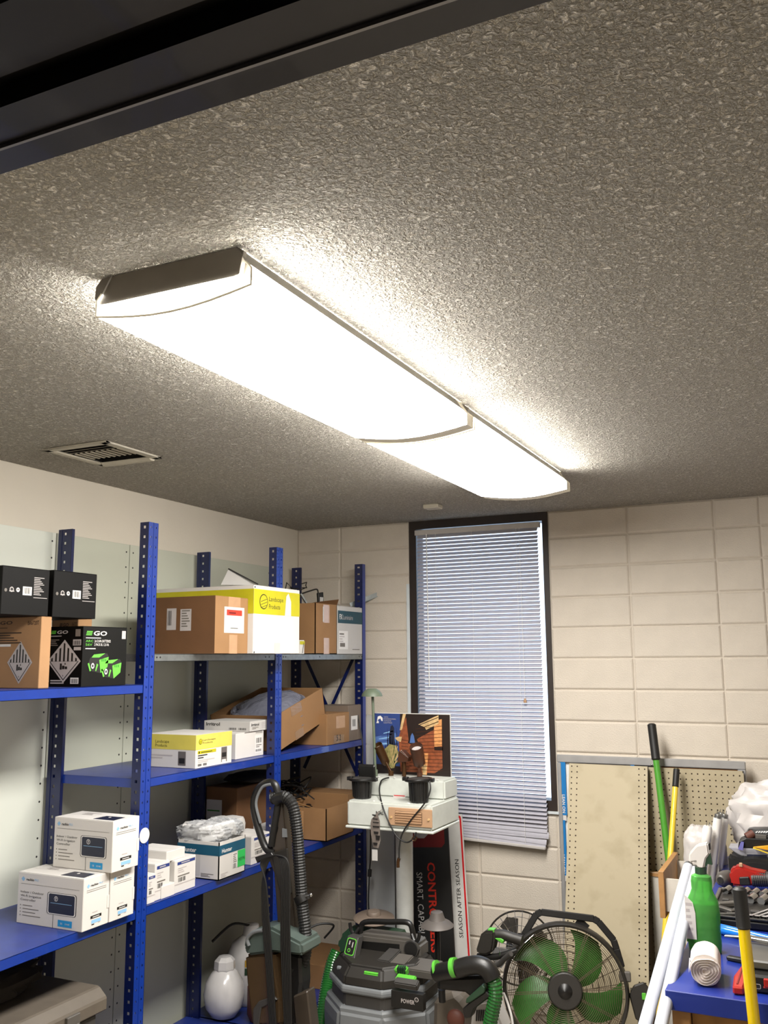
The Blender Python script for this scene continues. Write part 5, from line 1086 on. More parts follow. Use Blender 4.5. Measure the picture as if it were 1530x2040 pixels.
k = MB(); k.prism([Hh(*q, .12) for q in ((862,1990),(905,1976),(920,1990),(935,2010),(940,2060),(860,2060))], (0, .12, 0), 'tote_grey'); tag(k.build('grey_pump', bevel=.02), 'dusty grey motor casing between the shop vacuum and the green hose', 'motor')
tag(MB().blob(Hh(908, 2030, .06), .035, .02, .035, 'sand_brown', 18, 10).build('brown_disc', smooth=True), 'brown rounded cap in front of the grey motor casing', 'cap')
t = thing('white_appliance', 'white housing with a dark slotted grille beside the green hose', 'appliance', Hh(955, 2020, .12))
MB().prism([Hh(*q, .10) for q in ((935,2060),(940,2010),(955,1996),(978,1990),(1005,2060))], (0, .10, 0), 'carton_grey').build('housing', t, bevel=.01, seg=2)
for q in range(5): MB().bar(Hh(949+q*4.2, 2034, .095), Hh(950+q*4.2, 2012, .095), .005, .004, 'black_rubber').build('slot', t)
tag(MB().tube([Hh(1003,1978,.05), Hh(1012,2000,.05), Hh(1020,2030,.04), Hh(1024,2070,.03)], .0045, 'carton_grey', n=8).build('white_cord', smooth=True), 'pale cord running down left of the big fan', 'cord')  # loose length of white cord
# trimmer handle
YT = 3.62
def T_(u, v, dy=0): return K(u, v, y=YT+dy)
t = thing('trimmer_handle', 'black power-tool handle with a green trigger in front of the wire cage fan', 'tool', T_(985, 1890))
MB().prism([T_(*q) for q in ((950,1902),(948,1892),(957,1862),(966,1855),(984,1855),(985,1868),(983,1885),(980,1898),(968,1904))], (0, .06, 0), 'soft_black').build('housing', t, bevel=.008, seg=2)
MB().tube([T_(974,1862,.03), T_(1000,1862,.03), T_(1020,1868,.03), T_(1040,1874,.03)], .020, 'soft_black', n=12).build('grip', t, smooth=True)
MB().prism([T_(*q, .01) for q in ((984,1869),(998,1869),(1004,1874),(1001,1881),(993,1876))], (0, .03, 0), 'green_plastic').build('trigger', t, bevel=.003)
MB().box(T_(972, 1856, .01), T_(984, 1852.5, .01)+Vector((0, .03, 0)), 'green_plastic').build('lock_button', t)
MB().tube([T_(952,1905,.03), T_(985,1906,.02), T_(1010,1900,.02), T_(1030,1893,.03)], .012, 'black_plastic', n=10).build('guard', t, smooth=True)
MB().tube([T_(966,1926,.03), T_(992,1922,.0), T_(1005,1910,-.02), T_(1018,1900,-.04)], .010, 'dark_grey', n=10).build('strut', t, smooth=True)
MB().cyl(T_(996, 1904, .01), T_(997, 1895, .01), .003, n=8, m='chrome').build('bolt', t)

# ================================================================== FANS
def fan_frame(c, n):
    n = Vector(n).normalized(); r = Vector((-n.y, n.x, 0)).normalized(); u = n.cross(r)*-1
    if u.z < 0: u = -u
    return n, r, u
YF = 3.75
C = K(1126, 1974, y=YF); n, r, u = fan_frame(C, (.24, -.95, .20)); C = C
Rf = abs((K(1250, 1974, y=YF)-K(1006, 1974, y=YF)).x)/2*.985
t = thing('drum_fan', 'large black floor fan with green blades behind a round wire grille', 'fan', (C.x, C.y, 0))
def ringpt(rad, a, d=0): return C+r*(rad*math.cos(a))+u*(rad*math.sin(a))+n*d
k = MB(); prof = [(Rf*.955, .010), (Rf*.985, .016), (Rf, .006), (Rf*1.03, -.05), (Rf*1.0, -.12), (Rf*.98, -.12), (Rf*1.0, -.05), (Rf*.95, 0)]
N = 56; k.rings([[ringpt(p[0], 2*math.pi*i/N, p[1]) for p in prof] for i in range(N)], 'soft_black', closed=True); k.build('housing_ring', t, smooth=True)
k = MB()
for j in range(24):
    rad = Rf*(.30+.655*j/23); k.rings([[ringpt(rad+.0011*math.cos(b_), 2*math.pi*i/60, .013-.010*(j/23)**2+.0011*math.sin(b_)) for b_ in (0, 1.57, 3.14, 4.71)] for i in range(60)], 'wire', closed=True)
o = k.build('grille_rings', t, smooth=True)
k = MB()
for j in range(12):
    a = 2*math.pi*j/12+.1
    for s_ in (-.018, .018): k.bar(ringpt(Rf*.26, a+s_*2, .0105), ringpt(Rf*.97, a+s_, .002), .0026, .0026, 'wire', up=n)
k.build('grille_spokes', t)
k = MB()
for j in range(26):
    a = 2*math.pi*j/26; k.bar(ringpt(Rf*.2, a, -.115), ringpt(Rf*.97, a+.35, -.115), .0024, .0024, 'wire', up=n)
for j in range(7):
    rad = Rf*(.25+.1*j); k.rings([[ringpt(rad+.0015*math.cos(b_), 2*math.pi*i/40, -.117+.0015*math.sin(b_)) for b_ in (0, 1.57, 3.14, 4.71)] for i in range(40)], 'wire', closed=True)
k.build('rear_grille', t)
MB().cyl(C+n*.004, C+n*.020, Rf*.29, Rf*.27, n=32, m='soft_black').build('hub_plate', t, bevel=.003)
MB().lathe(C+n*.018, n, [(.026, 0), (.028, .003), (.020, .010), (.001, .018)], 18, 'black_plastic').build('hub_cap', t, smooth=True)
for j in range(5):
    a0 = math.radians(38+72*j); k = MB(); rows = []
    for i in range(9):
        q = i/8; rad = Rf*(.22+.70*q); sw = .52*q*q; wd = (.12+.155*math.sin(q*2.2))*Rf
        cen = a0+sw; row = []
        for s_ in (-1, -.33, .33, 1):
            ang_ = cen+s_*wd/max(rad, .05); row.append(ringpt(rad, ang_, -.045+s_*.020-.004*s_*s_))
        rows.append(row)
    vs = [p_ for row in rows for p_ in row]; fs = [(i*4+m_, i*4+m_+1, (i+1)*4+m_+1, (i+1)*4+m_) for i in range(8) for m_ in range(3)]
    k.add(vs, fs, 'fan_green').build('blade', t, smooth=True)
MB().cyl(C-n*.05, C-n*.18, .055, .065, n=18, m='black_plastic').build('motor', t, smooth=True)
def FP(u_, v_, d=-.05):
    dd_ = K(u_, v_, y=YF)-CAM; pl = C+n*d; tt = (pl-CAM).dot(n)/dd_.dot(n); return CAM+dd_*tt
hp = [FP(1040,1872), FP(1044,1862), FP(1068,1822), FP(1078,1817), FP(1182,1830), FP(1192,1836), FP(1222,1872), FP(1228,1890), FP(1238,1925)]
k = MB()
for a, c in zip(hp, hp[1:]): k.bar(a, c+(c-a).normalized()*.003, .026, .030, 'black_plastic', up=n)
k.build('carry_handle', t, bevel=.003)
MB().bar(FP(1150,1832,-.06), FP(1170,1850,-.06), .03, .02, 'black_plastic', up=n).build('handle_web', t)
for (uu, vv, nm) in ((1245, 1945, 'tilt_clamp'), (1262, 1975, 'tilt_knob')):
    c_ = FP(uu, vv, -.03)
    (MB().obox(c_, r*.022, u*.018, n*.02, 'mid_grey') if nm == 'tilt_clamp' else MB().prism([FP(1253,1982,-.05), FP(1262,1962,-.05), FP(1282,1955,-.05), FP(1292,1966,-.05), FP(1288,2030,-.05), FP(1266,2030,-.05)], n*.03, 'soft_black')).build(nm, t, bevel=.004)
MB().obox(FP(1283, 1985, -.02), r*.008, u*.012, n*.006, 'green_plastic').build('green_lever', t, bevel=.002)
for s_ in (-1, 1):
    a = C+r*(s_*(Rf+.045))-n*.05; MB().bar(a, (a.x, a.y, .02), .03, .02, 'black_plastic').bar(C+r*(s_*(Rf+.01))-n*.05, a, .03, .03, 'black_plastic').build('stand_arm', t)
    MB().bar((a.x, a.y-.18, .015), (a.x, a.y+.18, .015), .03, .03, 'black_plastic').build('foot', t, bevel=.004)
# second cage fan
C2 = K(1035, 1888, y=4.16); n_, r_2, u_2 = fan_frame(C2, (.3, -.9, .25)); R2 = .150
t = thing('cage_fan', 'round black fan with a silver wire cage behind the big green-bladed fan', 'fan', (C2.x, C2.y, 0))
k = MB(); k.rings([[C2+r_2*(R2*math.cos(a))+u_2*(R2*math.sin(a))+r_2*(.004*math.cos(b_)*math.cos(a))+u_2*(.004*math.cos(b_)*math.sin(a))+n_*(.004*math.sin(b_)) for b_ in (0, 1.57, 3.14, 4.71)] for a in [2*math.pi*i/44 for i in range(44)]], 'soft_black', closed=True); k.build('rim', t, smooth=True)
for j in range(26):
    a = 2*math.pi*j/26; d_ = r_2*math.cos(a)+u_2*math.sin(a); k = MB().tube([C2+d_*.03+n_*.06, C2+d_*.08+n_*.055, C2+d_*(R2*.9)+n_*.035, C2+d_*R2], .0014, 'chrome', n=5, smooth=4); k.build('cage_wire', t, smooth=True)
k = MB()
for q in (.05, .09, .125): k.rings([[C2+r_2*(q*math.cos(a))+u_2*(q*math.sin(a))+n_*(.057-.02*(q/.12)**2)+n_*(.0012*math.sin(b_))+(r_2*math.cos(a)+u_2*math.sin(a))*(.0012*math.cos(b_)) for b_ in (0, 1.57, 3.14, 4.71)] for a in [2*math.pi*i/40 for i in range(40)]], 'chrome', closed=True)
k.build('cage_rings', t)
MB().cyl(C2+n_*.055, C2+n_*.064, .032, n=20, m='soft_black').build('badge', t)
MB().cyl(C2-n_*.03, C2-n_*.12, .06, .05, n=18, m='black_plastic').build('motor', t, smooth=True)
for j in range(4):
    a = math.pi/2*j+.4; d_ = r_2*math.cos(a)+u_2*math.sin(a); e_ = r_2*-math.sin(a)+u_2*math.cos(a)
    MB().add([C2+d_*.02, C2+d_*.11+e_*.045+n_*.02, C2+d_*.135, C2+d_*.11-e_*.045-n_*.02], [(0,1,2,3)], 'soft_black').build('blade', t)
MB().cyl(C2-n_*.06, (C2.x, C2.y+.08, .02), .016, n=12, m='black_plastic').build('pole', t); MB().lathe((C2.x, C2.y+.08, 0), (0,0,1), [(.14, 0), (.14, .02), (.03, .035)], 24, 'black_plastic').build('base', t, smooth=True)

# ================================================================== WHITEBOARD, PEGBOARDS, POLES
yw = 4.50
a, c = K(1110, 1503, y=yw), K(1485, 1516, y=yw); wz1, wz0 = a.z, .16
t = thing('whiteboard', 'white board in a grey aluminium frame leaning against the block wall', 'whiteboard', ((a.x+c.x)/2, yw, 0))
MB().box((a.x, yw+.004, wz0), (c.x, yw+.012, wz1), 'whiteboard').build('board', t)
fw = .036
for p0, p1 in (((a.x, wz1-fw), (c.x, wz1)), ((a.x, wz0), (c.x, wz0+fw)), ((a.x, wz0+fw), (a.x+.021, wz1-fw)), ((c.x-fw, wz0+fw), (c.x, wz1-fw))):
    MB().box((p0[0], yw-.012, p0[1]), (p1[0], yw+.006, p1[1]), 'alu').build('frame_rail', t, bevel=.004)
MB().box((K(1318,1530,y=yw).x, yw-.002, wz1-fw-.03), (c.x-fw, yw+.003, wz1-fw), 'cork').box((a.x+fw, yw-.002, wz0+fw), (a.x+fw+.012, yw+.003, K(1125,1752,y=yw).z), 'cork').build('cork_strip', t)
k = MB().box((a.x+.1, yw-.02, 0), (c.x-.1, yw+.03, wz0), 'peg_body'); tag(k.build('support_plank'), 'dark plank on the floor under the framed white board', 'plank')
yy = yw-.006
for i, (v0, v1) in enumerate(((1514, 1632), (1634, 1752))):
    q0, q1 = K(1120, v1, y=yy), K(1129, v0, y=yy)
    t = thing('level_strip', ('upper', 'lower')[i]+' blue strip lettered LEAN ON along the left edge of the white board', 'strip', (q0.x, yy, q0.z), group='blue strips on the white board')
    MB().box((q0.x, yy-.004, q0.z+.02), (q0.x+.026, yy, q1.z), 'lean_blue').box((q0.x+.004, yy-.003, q0.z-.006), (q0.x+.022, yy, q0.z+.024), 'carton_white').build('body', t)
    p = Pr((q0.x, yy-.0045, q0.z), (1,0,0), (0,0,1)); p.txt('LEAN ON', .005, .115, .014, 'white_print', w=.085, rot=-math.pi/2, bold=True); p.build(t)
q = K(1256, 1520, y=yy); t = thing('marker_holder', 'black strip with a blue end on the top of the white board', 'strip', q)
MB().box((q.x, yy-.004, q.z-.014), (q.x+.018, yy, q.z), 'lean_blue').box((q.x+.018, yy-.004, q.z-.014), (q.x+.10, yy, q.z), 'black_plastic').build('body', t); MB().blob((q.x+.098, yy-.006, q.z-.004), .005, .004, .005, 'chrome', 8, 6).build('knob', t, smooth=True)
# wide pegboard
yp = 4.462; q0, q1 = K(1136, 1527, y=yp), K(1481, 1537, y=yp); pz1 = K(1400, 1533, y=yp).z; pt = .0254
t = thing('pegboard', 'wide tan pegboard standing behind the poles and the white bags', 'pegboard', ((q0.x+q1.x)/2, yp, .1))
k = MB(); nu = int((q1.x-1.60)/pt); nv = 36; x00 = q1.x-nu*pt-.004
k.perf((x00, yp, pz1-nv*pt-.008), (1,0,0), (0,0,1), nu, nv, pt, pt, .0034, .0034, 'pegboard', (0,-1,0), .004, seg=8, wallm='peg_body')
k.box((q1.x-.004, yp, pz1-nv*pt-.008), (q1.x, yp+.005, pz1), 'pegboard').box((x00, yp, pz1-.008), (q1.x, yp+.005, pz1), 'pegboard')
k.build('panel', t); MB().box((x00, yp+.0045, .02), (q1.x-.002, yp+.012, pz1-.002), 'peg_body').build('backing', t)
MB().box((x00, yp+.0002, .02), (q1.x-.002, yp+.0042, pz1-nv*pt-.008), 'pegboard').build('lower_panel', t)
# tall pegboard, leaning
Tp = K(1290, 1527, y=4.425); Wp = Tp.x-K(1134, 1523, y=4.425).x; bot = Vector((Tp.x, 4.10, 0.004)); upv = (Tp-bot).normalized(); Hp = (Tp-bot).length; nv_ = Vector((1,0,0)).cross(upv)
ol = bot-Vector((Wp, 0, 0)); t = thing('pegboard', 'tall scuffed tan board with peg holes along both edges, leaning on the white board', 'pegboard', ol+Vector((Wp/2, 0, 0)))
nu, nv = int(Wp/pt), int(Hp/pt); k = MB(); ex = (Wp-nu*pt)
k.perf(ol+Vector((0, 0, 0)), (1,0,0), upv, nu, nv, Wp/nu, Hp/nv, .0034, .0034, 'pegboard', nv_, .004, keep=lambda i, j: i in (0, 1, nu-2, nu-1), seg=8, wallm='peg_body'); k.build('panel', t)
MB().obox(ol+Vector((Wp/2, 0, 0))+upv*Hp/2-nv_*.0135, (Wp/2, 0, 0), upv*(Hp/2), nv_*.0092, 'peg_body').build('backing', t)
# poles
def pole(name, lab, pts, rr, m, grip=None, gm='black_rubber', gr=1.25, cat='pole'):
    t = thing(name, lab, cat, pts[-1]); MB().cyl(pts[0], pts[-1], rr, n=16, m=m).build('shaft', t, smooth=True)
    d = (Vector(pts[-1])-Vector(pts[0])).normalized(); g0 = Vector(pts[0])-d*.004
    MB().lathe(g0, d, [(rr*gr*.6, 0), (rr*gr, .006), (rr*gr, grip*.93), (rr*gr*1.06, grip*.96), (rr*1.02, grip)], 16, gm).build('grip', t, smooth=True); return t
def ext_floor(a, c): d = c-a; return a+d*((a.z-.003)/(-d.z))
a, c = K(1298, 1443, y=4.44), K(1332, 1712, y=4.34)
pole('green_pole', 'bright green pole with a long black grip leaning on the wall', [a, ext_floor(a, c)], .0145, 'pole_green', .165, gr=1.35)
a, c = K(1348, 1532, y=4.40), K(1336, 1700, y=4.27)
pole('yellow_pole', 'yellow pole with a short black tip leaning beside the green pole', [a, ext_floor(a, c)], .0125, 'pole_yellow', .085, gr=1.12)

# ================================================================== WORKBENCH AND RIGHT SIDE
TZ = .85; TY = 2.595; TX = 2.289
t = thing('workbench', 'blue-topped workbench with wooden legs at the right edge', 'table', (2.7, 3.3, 0))
MB().box((TX, TY, TZ-.048), (3.15, 4.36, TZ), 'table_blue').build('top', t, bevel=.002)
for x in (TX+.012, 3.08):
    for y in (TY+.02, 4.28): MB().box((x, y, 0), (x+.045, y+.045, TZ-.05), 'wood_pale').build('leg', t, bevel=.002)
MB().box((TX+.06, TY+.035, TZ-.13), (3.08, TY+.055, TZ-.05), 'table_wood').box((TX+.02, TY+.07, .32), (3.10, 4.26, .34), 'table_wood').build('stretcher', t)
tag(MB().prism([(TX+.10, TY+.10, .345), (2.95, TY+.10, .345), (2.95, TY+.10, .66), (TX+.10, TY+.10, .60)], (0, .5, 0), 'kraft').build('brown_carton', bevel=.003), 'brown carton stored on the shelf under the workbench', 'box')
# drawer cabinet
t = thing('drawer_cabinet', 'white cabinet with an open wood-fronted drawer, left of the workbench', 'cabinet', (2.2, 3.95, 0))
q0 = K(1310, 1737, z=.90); yd0, yd1 = 3.71, 4.10; xd = q0.x
cf = .19
MB().box((xd+.085, yd0+.01, 0), (TX-.006, yd1+.03, .725), 'melamine').build('body', t, bevel=.001)

dr = MB().box((xd+.02, yd0+.02, .765), (TX-.008, yd0+.032, .872), 'melamine').box((xd+.02, yd1-.04, .765), (TX-.008, yd1-.028, .872), 'melamine').box((xd+.02, yd0+.02, .755), (TX-.008, yd1-.028, .765), 'melamine').build('drawer', t)
MB().box((xd, yd0, .735), (xd+.020, yd1-.005, .90), 'wood_pale').build('drawer_front', dr, bevel=.001)
MB().box((xd+.065, yd0+.01, .58), (xd+.084, yd1-.005, .722), 'wood_pale').build('drawer_front', t, bevel=.001)
MB().box((xd+.075, yd0+.02, .05), (xd+.084, yd1-.005, .57), 'melamine').build('door', t)
tag(MB().box((2.19, 3.82, .767), (2.265, 3.90, .855), 'dark_grey').build('dark_pad', bevel=.004), 'dark pad standing inside the open drawer', 'pad')
# white side board
wl = K(1297, 1745, y=4.38)
tag(MB().box((wl.x, 4.375, 0), (wl.x+.16, 4.39, wl.z), 'melamine').box((wl.x-.004, 4.37, wl.z), (wl.x+.16, 4.392, wl.z+.018), 'wood_pale').build('white_board_offcut', bevel=.001), 'white board standing behind the open drawer, right of the tall pegboard', 'board')
# bags
def bag(lab, c, rx, ry, rz, amp, seed, fr=7):
    tag(MB().blob(c, rx, ry, rz, 'bag_white', 48, 30, amp=amp, fr=fr, seed=seed, ex=.62).build('plastic_bag', smooth=True), lab, 'bag')
k = Vector((2.215, 4.20, .87)); bag('small white plastic bag behind the tube lamps', k, .085, .065, .125, .10, 3)
tag(MB().box((2.14, 4.135, 0), (2.282, 4.27, .742), 'melamine').build('white_box_pedestal', bevel=.002), 'white box standing under the small plastic bag behind the drawer cabinet', 'box')
bag('large crumpled white plastic bag heaped at the right behind the tools', Vector((2.60, 4.20, 1.03)), .26, .11, .155, .22, 9, 5)
# yellow pole with black grip in front
a, c = K(1473, 1770, y=2.556), K(1500, 2015, y=2.546)
a2 = a; pole('yellow_pole', 'yellow broom pole with a black grip standing in front of the workbench', [a2, ext_floor(a2, c)], .0143, 'pole_yellow2', .098, gr=1.18)
# pair of long white tubes at the left of bench
for i, (ua, va, ub, vb) in enumerate(((1371, 1728, 1286, 2039), (1384, 1735, 1318, 2039))):
    a, c = K(ua, va, y=3.22), K(ub, vb, y=2.52)
    d_ = (c-a); e_ = ext_floor(a, c)
    t = thing('long_white_tube', ('left', 'right')[i]+' one of two long white lamp tubes leaning on the workbench', 'tube', e_, group='long white tubes leaning on the bench')
    MB().cyl(a, e_, .0165, n=18, m='tube_white').build('glass_tube', t, smooth=True); dn = d_.normalized(); MB().cyl(a-dn*.012, a, .0155, n=16, m='steel').build('end_cap', t, smooth=True)
# standing lamp tubes
for i, (u0, v0, u1, v1, yy, m, lab) in enumerate(((1431, 1622, 1410, 1790, 4.05, 'tube_warm', 'lamp tube with a metal cap, front left one of the upright cluster'), (1444, 1622, 1424, 1790, 4.10, 'tube_warm', 'lamp tube with a metal cap, right one of the upright cluster'), (1437, 1619, 1418, 1790, 4.14, 'tube_warm', 'lamp tube with a metal cap, back one of the upright cluster'), (1410, 1645, 1392, 1790, 4.0, 'tube_warm', 'shorter lamp tube with a white collar, left of the upright cluster'))):
    a, c = K(u0, v0, y=yy), K(u1, v1, y=yy); c = a+(c-a)*((a.z-TZ-.002)/(a.z-c.z)) if c.x > TX else a+(c-a)*((a.z-.73)/(a.z-c.z))
    t = thing('lamp_tube', lab, 'lamp tube', c, group='lamp tubes on the bench'); d_ = (c-a).normalized(); R_t = .0175
    MB().cyl(a+d_*.015, c, R_t, n=18, m=m).build('glass_tube', t, smooth=True)
    if i < 3: MB().lathe(a, d_, [(R_t*.75, 0), (R_t*.80, .002), (R_t*.80, .012), (R_t, .016)], 16, 'steel').build('end_cap', t, smooth=True)
    else: MB().lathe(a, d_, [(R_t*.8, 0), (R_t*1.02, .008), (R_t*1.02, .012), (R_t*1.1, .014), (R_t*1.1, .075), (R_t, .078)], 16, 'tube_warm').build('collar', t, smooth=True)
    for s_ in (-1, 1): MB().cyl(a+Vector((s_*.005, 0, 0)), a+Vector((s_*.005, 0, 0))-d_*.014, .0013, n=6, m='steel').build('pin', t)
# spray bottle
cb = Vector((2.349, 2.965, TZ+.0005)); zt = K(1390, 1688, y=2.965).z; zn = K(1408, 1741, y=2.965).z
t = thing('spray_bottle', 'translucent green spray bottle with a white trigger head on the workbench', 'bottle', cb)
k = MB(); cs = []
hN = zn-cb.z
for q, rx, ry in ((0, .040, .028), (.01, .045, .032), (.10, .047, .033), (.30, .046, .032), (.50, .047, .033), (.66, .043, .031), (.74, .034, .027), (.80, .029, .024), (.90, .030, .025), (.97, .028, .023), (1.0, .015, .015)):
    ring = []
    for i in range(24):
        a_ = 2*math.pi*i/24; ring.append(cb+Vector((rx*math.copysign(abs(math.cos(a_))**.8, math.cos(a_)), ry*math.copysign(abs(math.sin(a_))**.8, math.sin(a_)), q*hN)))
    cs.append(ring)
k.rings(cs, 'green_bottle'); k.build('bottle', t, smooth=True)
k = MB(); k.rings([[cb+Vector((.90*(p_-cb).x, .90*(p_-cb).y, min((p_-cb).z+.003, hN*.62))) for p_ in ring] for ring in cs[:6]], 'liquid_green'); k.build('liquid', t, smooth=True)
p = Pr(cb+Vector((-.046, -.0335, .03)), (1,0,0), (0,0,1)); p.poly([(0,0),(.028,0),(.028,.08),(.022,.11),(0,.13)], 'carton_white', 1).lines(.002, .10, .018, 5, .017, 'grey_print').rect(0, .0, .028, .008, 'green_dark', 2); p.build(t, 'label')
MB().cyl(cb+Vector((0,0,hN)), cb+Vector((0,0,hN+.018)), .0165, n=18, m='dark_green').build('collar', t)
hd_ = [(-.044, hN+.030), (-.041, hN+.056), (-.018, hN+.082), (.014, hN+.090), (.016, hN+.058), (.006, hN+.045), (-.002, hN+.016), (-.018, hN+.016), (-.024, hN+.034)]
MB().prism([cb+Vector((x+.012, -.013, z_)) for x, z_ in hd_], (0, .026, 0), 'carton_white').build('trigger_head', t, bevel=.004, seg=2)
MB().prism([cb+Vector((x+.012, -.008, z_)) for x, z_ in ((.006, hN+.045), (.018, hN+.060), (.022, hN+.028), (.010, hN+.030), (.0, hN+.016))], (0, .016, 0), 'dark_green').build('trigger', t)
MB().obox(cb+Vector((.029, 0, hN+.079)), (.0025, 0, 0), (0, .008, 0), (0, 0, .009), 'black_plastic').build('nozzle', t)
MB().cyl(cb+Vector((.004, 0, .01)), cb+Vector((0, 0, hN)), .003, n=8, m='white_print').build('dip_tube', t)
# towel roll
a = Vector((2.385, 2.655, TZ+.041)); d_ = Vector((-.10, .99, 0)).normalized()
t = thing('paper_roll', 'roll of white paper towel lying on the workbench corner', 'roll', a+d_*.06-Vector((0,0,.041)))
k = MB(); Lr = .125; u1, v1 = k.frame(d_); N = 40
def rr_(i): return .0385*(1+.05*noise.noise(Vector((math.cos(i*2*math.pi/N)*2, math.sin(i*2*math.pi/N)*2, 1))))
k.rings([[a+d_*q+u1*rr_(i)*math.cos(2*math.pi*i/N)+v1*rr_(i)*math.sin(2*math.pi*i/N) for i in range(N)] for q in (.003, .04, .08, Lr)], 'towel', caps=True); k.build('outer_layer', t, smooth=True)
k = MB(); pts = []
for i in range(120):
    th_ = i*.26; r__ = .004+.033*i/120; w__ = 1+.10*math.sin(th_*2+.8)+.06*math.sin(th_*3)
    pts.append(a-d_*(.001)+u1*r__*w__*math.cos(th_)+v1*r__*w__*math.sin(th_))
k.add([p_-d_*.003 for p_ in pts]+[p_+d_*.008 for p_ in pts], [(i, i+1, 121+i-0, 120+i) for i in range(119)], 'towel'); k.build('wound_layers', t)
MB().prism([a+d_*Lr*.05+v1*0+Vector((-.036, 0, .020)), a+d_*Lr*.4+Vector((-.040, 0, .012)), a+d_*Lr*.45+Vector((-.043, 0, -.012)), a+d_*Lr*.2+Vector((-.042, 0, -.018))], (-.001, 0, 0), 'towel').build('loose_end', t)
# red folding tool
t = thing('red_hand_tool', 'red plastic hand tool lying beside the paper roll', 'tool', (2.45, 2.70, TZ))
MB().prism([(2.452, 2.625, TZ+.001), (2.478, 2.628, TZ+.001), (2.482, 2.74, TZ+.001), (2.472, 2.83, TZ+.001), (2.462, 2.83, TZ+.001), (2.448, 2.72, TZ+.001)], (0, 0, .020), 'tool_red').build('body', t, bevel=.004)
MB().prism([(2.460, 2.645, TZ+.0205), (2.464, 2.645, TZ+.0205), (2.466, 2.79, TZ+.0205), (2.463, 2.79, TZ+.0205)], (0, 0, .002), 'red_dark').build('groove', t)
# black and grey tool case at the bench edge
t = thing('tool_case', 'black tool case with grey lid and red catches on the workbench', 'case', (2.6, 2.75, TZ))
MB().box((2.485, 2.66, TZ+.0005), (2.84, 2.86, TZ+.045), 'black_plastic').build('body', t, bevel=.006)
MB().box((2.480, 2.70, TZ+.046), (2.84, 2.87, TZ+.068), 'steel').build('lid', t, bevel=.004)
for x in (2.525, 2.60): MB().box((x, 2.652, TZ+.02), (x+.018, 2.661, TZ+.04), 'tool_red').build('catch', t, bevel=.002)
p = Pr((2.495, 2.6598, TZ+.012), (1,0,0), (0,0,1)); p.rrect(.0, .0, .022, .012, .003, 'grey_print', 1).rrect(.0015, .0015, .019, .009, .002, 'ink', 2).rect(.028, .004, .03, .004, 'red_print'); p.build(t)
t = thing('pliers', 'grey steel pliers lying on the tool case', 'pliers', (2.45, 2.85, TZ))
MB().bar((2.413, 2.893, TZ+.068), (2.475, 2.866, TZ+.078), .012, .006, 'steel').bar((2.475, 2.866, TZ+.078), (2.545, 2.85, TZ+.078), .026, .010, 'steel').build('jaw', t, bevel=.002); MB().bar((2.415, 2.91, TZ+.006), (2.475, 2.885, TZ+.010), .02, .012, 'black_rubber').bar((2.475, 2.885, TZ+.03), (2.53, 2.875, TZ+.06), .014, .010, 'black_rubber').build('handle', t, bevel=.003)
MB().cyl((2.56, 2.79, TZ+.069), (2.575, 2.78, TZ+.078), .008, n=10, m='tool_red').build('spring_cap', t)
# blue pipes
for i, dz in enumerate((0, 1)):
    t = thing('blue_pipe', ('near', 'far')[i]+' glossy blue tube lying on the workbench under the yellow pole', 'pipe', (2.45, 3.12, TZ), group='blue tubes on the bench')
    a = Vector((2.345, 3.17+.024*i, TZ+.0125)); c = Vector((2.80, 2.955+.024*i, TZ+.0125)); MB().cyl(a, c, .012, n=18, m='pipe_blue').build('tube', t, smooth=True)
    MB().cyl(a-(c-a).normalized()*.001, a, .0095, n=14, m='navy').build('bore', t)
# socket set
t = thing('socket_set', 'open black tray of chrome sockets and wrenches on the workbench', 'tool set', (2.6, 3.45, TZ))
X0, X1, Y0, Y1 = 2.325, 2.78, 3.235, 3.62
MB().box((X0, Y0, TZ+.0005), (X1, Y1, TZ+.028), 'black_plastic').build('tray', t, bevel=.006)
for aa, cc in (((X0, Y0), (X1, Y0+.012)), ((X0, Y1-.012), (X1, Y1)), ((X0, Y0), (X0+.012, Y1)), ((X1-.012, Y0), (X1, Y1))): MB().box((aa[0], aa[1], TZ+.028), (cc[0], cc[1], TZ+.036), 'mid_grey' if cc[1] == Y1 else 'black_plastic').build('tray_rim', t, bevel=.002)
rnd = random.Random(5)
for q in range(6):
    x = 2.352+.03*q; MB().cyl((x, 3.56, TZ+.036), (x+.012, 3.595, TZ+.040), .011, n=12, m='chrome').build('socket', t, smooth=True)
for q in range(5):
    x = 2.44+.034*q; MB().cyl((x, 3.46, TZ+.038), (x+.012, 3.50, TZ+.042), .013, n=12, m='chrome').build('socket', t, smooth=True)
for q in range(5):
    x = 2.455+.021*q; MB().bar((x, 3.28, TZ+.033), (x+.05, 3.37, TZ+.036), .008, .005, 'chrome').cyl((x-.002, 3.272, TZ+.030), (x-.002, 3.272, TZ+.038), .010, n=10, m='chrome').build('wrench', t)
MB().bar((2.345, 3.37, TZ+.034), (2.42, 3.42, TZ+.036), .022, .016, 'mid_grey').bar((2.40, 3.30, TZ+.034), (2.35, 3.34, TZ+.034), .02, .014, 'dark_grey').build('ratchet', t, bevel=.003)
MB().bar((2.36, 3.26, TZ+.032), (2.43, 3.29, TZ+.034), .012, .008, 'steel').build('ratchet_handle', t, bevel=.002)
for q in range(14):
    x, y = rnd.uniform(2.35, 2.56), rnd.uniform(3.27, 3.55); MB().box((x, y, TZ+.027), (x+rnd.uniform(.012, .04), y+rnd.uniform(.01, .03), TZ+.033), 'dark_grey').build('tray_rib', t, bevel=.001)
